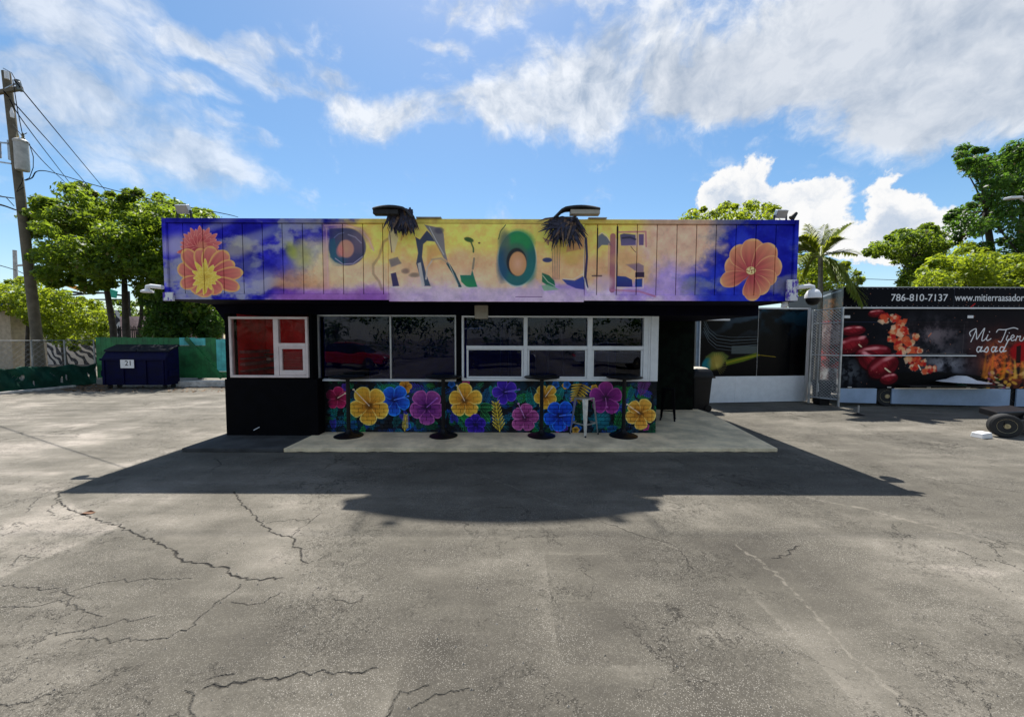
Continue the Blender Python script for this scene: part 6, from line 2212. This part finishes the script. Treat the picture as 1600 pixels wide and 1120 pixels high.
tree('hedge_shrub', [(225, 462), (260, 455), (300, 466), (352, 470), (362, 530), (225, 532)], 16.0, .9, 'dark tangled shrub above the green board fence under the eave', 'shrub', lf_dark, [(250, 252, 500, .06), (310, 312, 500, .06)], 150, .45, 130, .16, .3, 3)
tree('roadside_tree', [(1056, 345), (1074, 328), (1098, 324), (1122, 330), (1138, 318), (1160, 316), (1186, 309), (1206, 322), (1222, 334), (1232, 360), (1230, 400), (1060, 400)],
     20, 2.0, 'bright tree top rising behind the blue end of the roof', 'tree', lf_bright, [(1150, 1150, 380, .2)], 80, .6, 150, .17, .5, 4)
tree('roadside_tree', [(1226, 385), (1262, 384), (1284, 396), (1312, 404), (1334, 420), (1347, 436), (1340, 452), (1300, 470), (1268, 500), (1226, 500)],
     17, 1.6, 'round yellow green tree directly behind the slender palm', 'tree', lf_bright, [(1250, 1256, 470, .15)], 80, .5, 130, .15, .5, 5)
tree('spreading_tree', [(1351, 396), (1362, 374), (1384, 366), (1404, 357), (1430, 362), (1452, 350), (1480, 368), (1478, 392), (1452, 405), (1446, 470), (1410, 470), (1404, 414), (1384, 398), (1366, 402)],
     20, 1.6, 'small flat topped tree with drooping side over the trailer roof', 'tree', lf_mid, [(1425, 1425, 410, .16)], 130, .5, 140, .16, .5, 6)
tree('tall_tree', [(1474, 356), (1482, 328), (1508, 318), (1534, 302), (1528, 282), (1508, 264), (1494, 240), (1498, 218), (1520, 226), (1545, 238), (1562, 236), (1580, 214), (1604, 206), (1660, 190), (1720, 250), (1720, 470), (1560, 470), (1540, 400), (1502, 392), (1488, 372)],
     21, 2.2, 'tall dark tree at the right edge with a hanging ragged arm', 'tree', lf_dark, [(1610, 1600, 330, .3), (1590, 1540, 330, .2)], 260, .62, 190, .18, .5, 7, twigs=40)
tree('round_tree', [(1424, 470), (1436, 430), (1452, 408), (1476, 390), (1506, 380), (1540, 388), (1556, 404), (1600, 398), (1660, 410), (1690, 430), (1690, 470)],
     16.5, 1.6, 'pale green round tree just above the trailer roof at right', 'tree', lf_bright, [(1520, 1520, 420, .2)], 190, .5, 170, .14, .5, 8)
tree('background_tree', [(150, 470), (200, 466), (262, 470), (262, 520), (150, 520)], 34, 1.5, 'hazy olive tree far behind the forked trunks', 'tree', lf_mid, [(210, 210, 500, .2)], 40, .8, 60, .3, .5, 9)

# palm --------------------------------------------------------------
YPA = 10.62
pb_ = Vector((at(1276, 560, YPA).x, YPA, 0))
ct = at(1282, 402, YPA)
pm = empty('palm_tree', pb_, 'slender palm with arching fronds between the kiosk and the food trailer', 'palm tree')
m_ptr = plain('palm_trunk_bark', (.22, .20, .15), .85, var=.35, scale=9, bump=.4)
mb = MB()
pts, rads = [], []
for k in range(25):
    s = k / 24
    p = pb_.lerp(ct, s) + Vector((.05 * math.sin(s * 3.1), 0, 0))
    pts += [p]
    rads += [.075 * (1 - .3 * s) * (1.06 if k % 2 else .96)]
mb.tube(pts, rads, 12).build('trunk', m_ptr, pm, smooth=True)
m_pf = leaf_mat('palm_leaflet', (0.06, 0.11, 0.015), (0.20, 0.25, 0.03), (0.42, 0.46, 0.04), .45)
m_pr = plain('palm_rachis', (.20, .22, .05), .5)
# frond tips in photo pixels with sag height
for k, (tx, ty, mx_, my_, dyy, Lf) in enumerate([(1330, 350, 1306, 366, .1, .42), (1316, 374, 1300, 378, -.5, .40), (1249, 372, 1264, 376, -.1, .42), (1240, 396, 1260, 384, .5, .36), (1232, 420, 1254, 392, -.7, .36),
                                                 (1348, 476, 1322, 408, -1.0, .44), (1336, 462, 1314, 404, -.95, .38), (1290, 352, 1284, 375, .6, .34), (1262, 352, 1272, 374, .8, .34), (1250, 440, 1262, 400, .5, .3), (1222, 392, 1250, 378, .2, .4), (1310, 440, 1300, 404, -.6, .36), (1305, 358, 1296, 372, .7, .36), (1340, 398, 1312, 388, .4, .36)]):
    tip, md = at(tx, ty, YPA + dyy), at(mx_, my_, YPA + dyy * .5)
    n = 26
    rp = []
    for i in range(n + 1):
        t_ = i / n
        rp.append((1 - t_) ** 2 * ct + 2 * t_ * (1 - t_) * md + t_ ** 2 * tip)
    fr = MB().tube(rp, [.02 * (1 - .8 * i / n) for i in range(n + 1)], 6).build('frond', m_pr, pm)
    lm = MB()
    r = random.Random(60 + k)
    for i in range(3, n + 1):
        for sg_ in (-1, 1):
            for rep in range(3):
                p = rp[i] if rep == 0 or i == n else rp[i].lerp(rp[i + 1], rep / 3)
                d = (rp[i] - rp[i - 1]).normalized()
                s = d.cross(Vector((0, 0, 1)))
                if s.length < .1:
                    s = Vector((1, 0, 0))
                s.normalize()
                u = s.cross(d)
                t_ = i / n
                L = Lf * (math.sin(math.pi * min(1, t_ * .86 + .12)) * .8 + .25) * r.uniform(.85, 1.1)
                dirv = (d * .75 + s * sg_ * .65 + u * r.uniform(-.1, .35)).normalized()
                m1 = p + dirv * L * .55
                e = p + dirv * L + Vector((0, 0, -.10 * L * 2.2))
                w = dirv.cross(Vector((0, 0, 1)) + s * .3).normalized() * .017
                lm.add([p - w * .5, p + w * .5, m1 + w, m1 - w, e + w * .15, e - w * .15], [(0, 1, 2, 3), (3, 2, 4, 5)])
    tag(lm.build('leaflets', m_pf, fr), kind='stuff')

# ================================================================== ACROSS THE LOT (behind the viewer, seen only in the window glass)
def parked_car(x, y, rot, paint, label):
    rt = empty('parked_car', (0, 0, 0), label, 'car')
    prof = [(-2.2, .35), (-2.25, .62), (-2.1, .80), (-1.25, .90), (-.55, 1.36), (.65, 1.42), (1.45, 1.02), (2.1, .92), (2.25, .6), (2.2, .32)]
    lo = [(a_, z) for a_, z in prof if z < 1.0] 
    m = MB()
    body = [(-2.2, .32), (-2.27, .6), (-2.1, .80), (-1.2, .92), (1.5, .98), (2.12, .92), (2.27, .6), (2.2, .32)]
    m.prism([(a_, -.88, z) for a_, z in body], (0, 1.76, 0))
    m.build('body', plain('car_paint_' + label.split()[0], paint, .25, var=.05, bump=0, coat=.8), rt, bevel=.06)
    m = MB()
    lo_ = [(-1.22, .93), (-.5, 1.38), (.7, 1.42), (1.5, .99)]
    m.hexa([(-1.2, -.8, .92), (1.48, -.8, .98), (1.48, .8, .98), (-1.2, .8, .92), (-.5, -.62, 1.38), (.72, -.62, 1.42), (.72, .62, 1.42), (-.5, .62, 1.38)])
    m.build('cabin_glass', plain('car_glass', (.01, .012, .015), .08, var=0, bump=0, spec=.6), rt, bevel=.03)
    MB().hexa([(-.48, -.61, 1.385), (.70, -.61, 1.425), (.70, .61, 1.425), (-.48, .61, 1.385), (-.42, -.56, 1.42), (.62, -.56, 1.455), (.62, .56, 1.455), (-.42, .56, 1.42)]).build('roof', rt.children[0].data.materials[0], rt, bevel=.02)
    for wx in (-1.4, 1.4):
        for wy in (-.80, .80):
            wheel(rt, (wx, wy, .32), .32, .2, R(90))
    for wy in (-.6, .6):
        MB().box(-2.29, -2.2, wy - .18, wy + .18, .6, .72).build('headlight', m_wplastic, rt)
        MB().box(2.2, 2.29, wy - .18, wy + .18, .68, .80).build('tail_light', m_roomR, rt)
    rt.location = (x, y, 0)
    rt.rotation_euler = (0, 0, rot)


parked_car(-9.3, -8.6, R(186), (.42, .008, .010), 'red saloon car mirrored low in the large left window')
parked_car(-.9, -9.4, R(178), (.02, .022, .03), 'dark saloon car mirrored in the lower left pane of the white window')
parked_car(6.0, -9.8, R(184), (.45, .46, .48), 'silver saloon car mirrored in the right panes of the white window')
r = random.Random(77)
cen = [(r.uniform(-34, 30), -19 + r.uniform(-1.4, 1.4), r.uniform(.6, 5.2), r.uniform(.7, 1.3)) for k in range(230)]  # hedge added to darken the skyline mirrored in the panes
me = leaves_mesh(cen, 90, .3, .5, 91)
me.materials.append(lf_dark)
hd = bpy.data.objects.new('hedge', me)
col.objects.link(hd)
tag(hd, 'added tall hedge across the lot, seen only mirrored in the windows', 'hedge', kind='stuff')

# leaf litter along the kerbs by the dumpster
r = random.Random(12)
lt = MB()
for k in range(1300):
    if r.random() < .6:
        q = gp(r.uniform(96, 175), 601 + r.random() ** 1.5 * 11)
    else:
        q = gp(r.uniform(150, 352), 604 + r.random() ** 2 * 9)
    s, a = r.uniform(.02, .055), r.uniform(0, 6.28)
    v1, v2 = Vector((math.cos(a), math.sin(a), r.uniform(-.2, .4))) * s, Vector((-math.sin(a), math.cos(a), r.uniform(-.2, .4))) * s * .6
    z = Vector((0, 0, .008 + r.random() * .02))
    lt.add([q - v1 + z, q - v2 + z, q + v1 + z, q + v2 + z], [(0, 1, 2, 3)])
tag(lt.build('leaf_litter', plain('dry_leaves', (.16, .085, .035), .8, var=.6, scale=9)), 'brown dry leaves gathered along the kerb by the dumpster', 'leaves', kind='stuff')
# a few pebbles and bits on the asphalt
pbm = MB()
for k in range(320):
    q = gp(r.uniform(-100, 1700), r.uniform(720, 1120) if r.random() < .7 else r.uniform(640, 720))
    s = r.uniform(.003, .009)
    pbm.add([q + Vector(v) * s for v in ((-1, -.8, 0), (1.1, -.6, 0), (.7, 1, 0), (-.8, .7, 0), (.1, 0, 1.1))], [(0, 1, 4), (1, 2, 4), (2, 3, 4), (3, 0, 4)])
tag(pbm.build('loose_grit', plain('grit', (.22, .2, .17), .9, var=.6, scale=3)), 'loose grit and pebbles scattered over the asphalt lot', 'grit', kind='stuff')
q = gp(137, 802)
tag(MB().add([q + Vector(v) * .01 for v in ((-6, -2, .3), (-1, -3.5, 1.8), (5, -2, .5), (6, 2, .6), (0, 3, 2.2), (-5, 2.5, .4))], [(0, 1, 2, 3, 4, 5)]).build('dead_leaf', plain('rusty_leaf', (.17, .085, .045), .8)),
    'single rust coloured leaf lying on the long crack at left', 'leaf')

# ================================================================== SHADOW BOARD overhead (added outside the frame to cast the curved shadow on the lot)
def over(px, py, Ys):
    """height at which a point above column Ys throws its shadow to photo pixel"""
    q = gp(px, py)
    z = (Ys - q.y) / (-SUN_DIR.y / -SUN_DIR.z)
    return Vector((q.x - SUN_DIR.x / -SUN_DIR.z * z, Ys, z))


YSP = 9.7
sh_pts = [(578, 768), (572, 777), (556, 780)] + [(784 - 251 * math.cos(math.pi * k / 26), 783 + 35.5 * max(0.0, math.sin(math.pi * k / 26))) for k in range(27)] + [(1012, 780), (998, 776), (992, 768)]
edge = [over(x, y, YSP) for x, y in sh_pts]
for x, y in ((985, 752), (850, 746), (700, 746), (585, 752)):
    edge.append(over(x, y, YSP))
cs = sum(edge, Vector()) / len(edge)
ss = empty('shadow_board', (cs.x, YSP, 0), 'unseen curved board added overhead to cast the shadow on the lot', 'sign')
MB().prism(edge, (0, .05, 0)).build('board', plain('shadow_board_grey', (.2, .2, .2), .6), ss)
for (x, y, w_) in ((609, 817, 12), (968, 813, 12)):
    q = over(x, y, YSP)
    MB().box(q.x - .08, q.x + .08, YSP - .03, YSP + .03, q.z - .05, q.z + .05).build('lamp', m_steel, ss)  # added block that casts a small box shadow, gives no light
zc = max(p.z for p in edge) + .35
for sx_ in (-1, 1):
    MB().tube([(cs.x + sx_ * 1.4, YSP, zc), (cs.x + sx_ * 1.4, YSP, zc - .9)], .015, 6).build('hanger', m_steel, ss)
    MB().tube([(sx_ * 19, YSP, 0), (sx_ * 19, YSP, zc + .4)], .14, 10).build('mast', m_steel, ss)  # added support for the unseen shadow board
MB().tube([(-19, YSP, zc + .2), (cs.x, YSP, zc), (19, YSP, zc + .2)], .008, 6).build('cable', m_steel, ss)
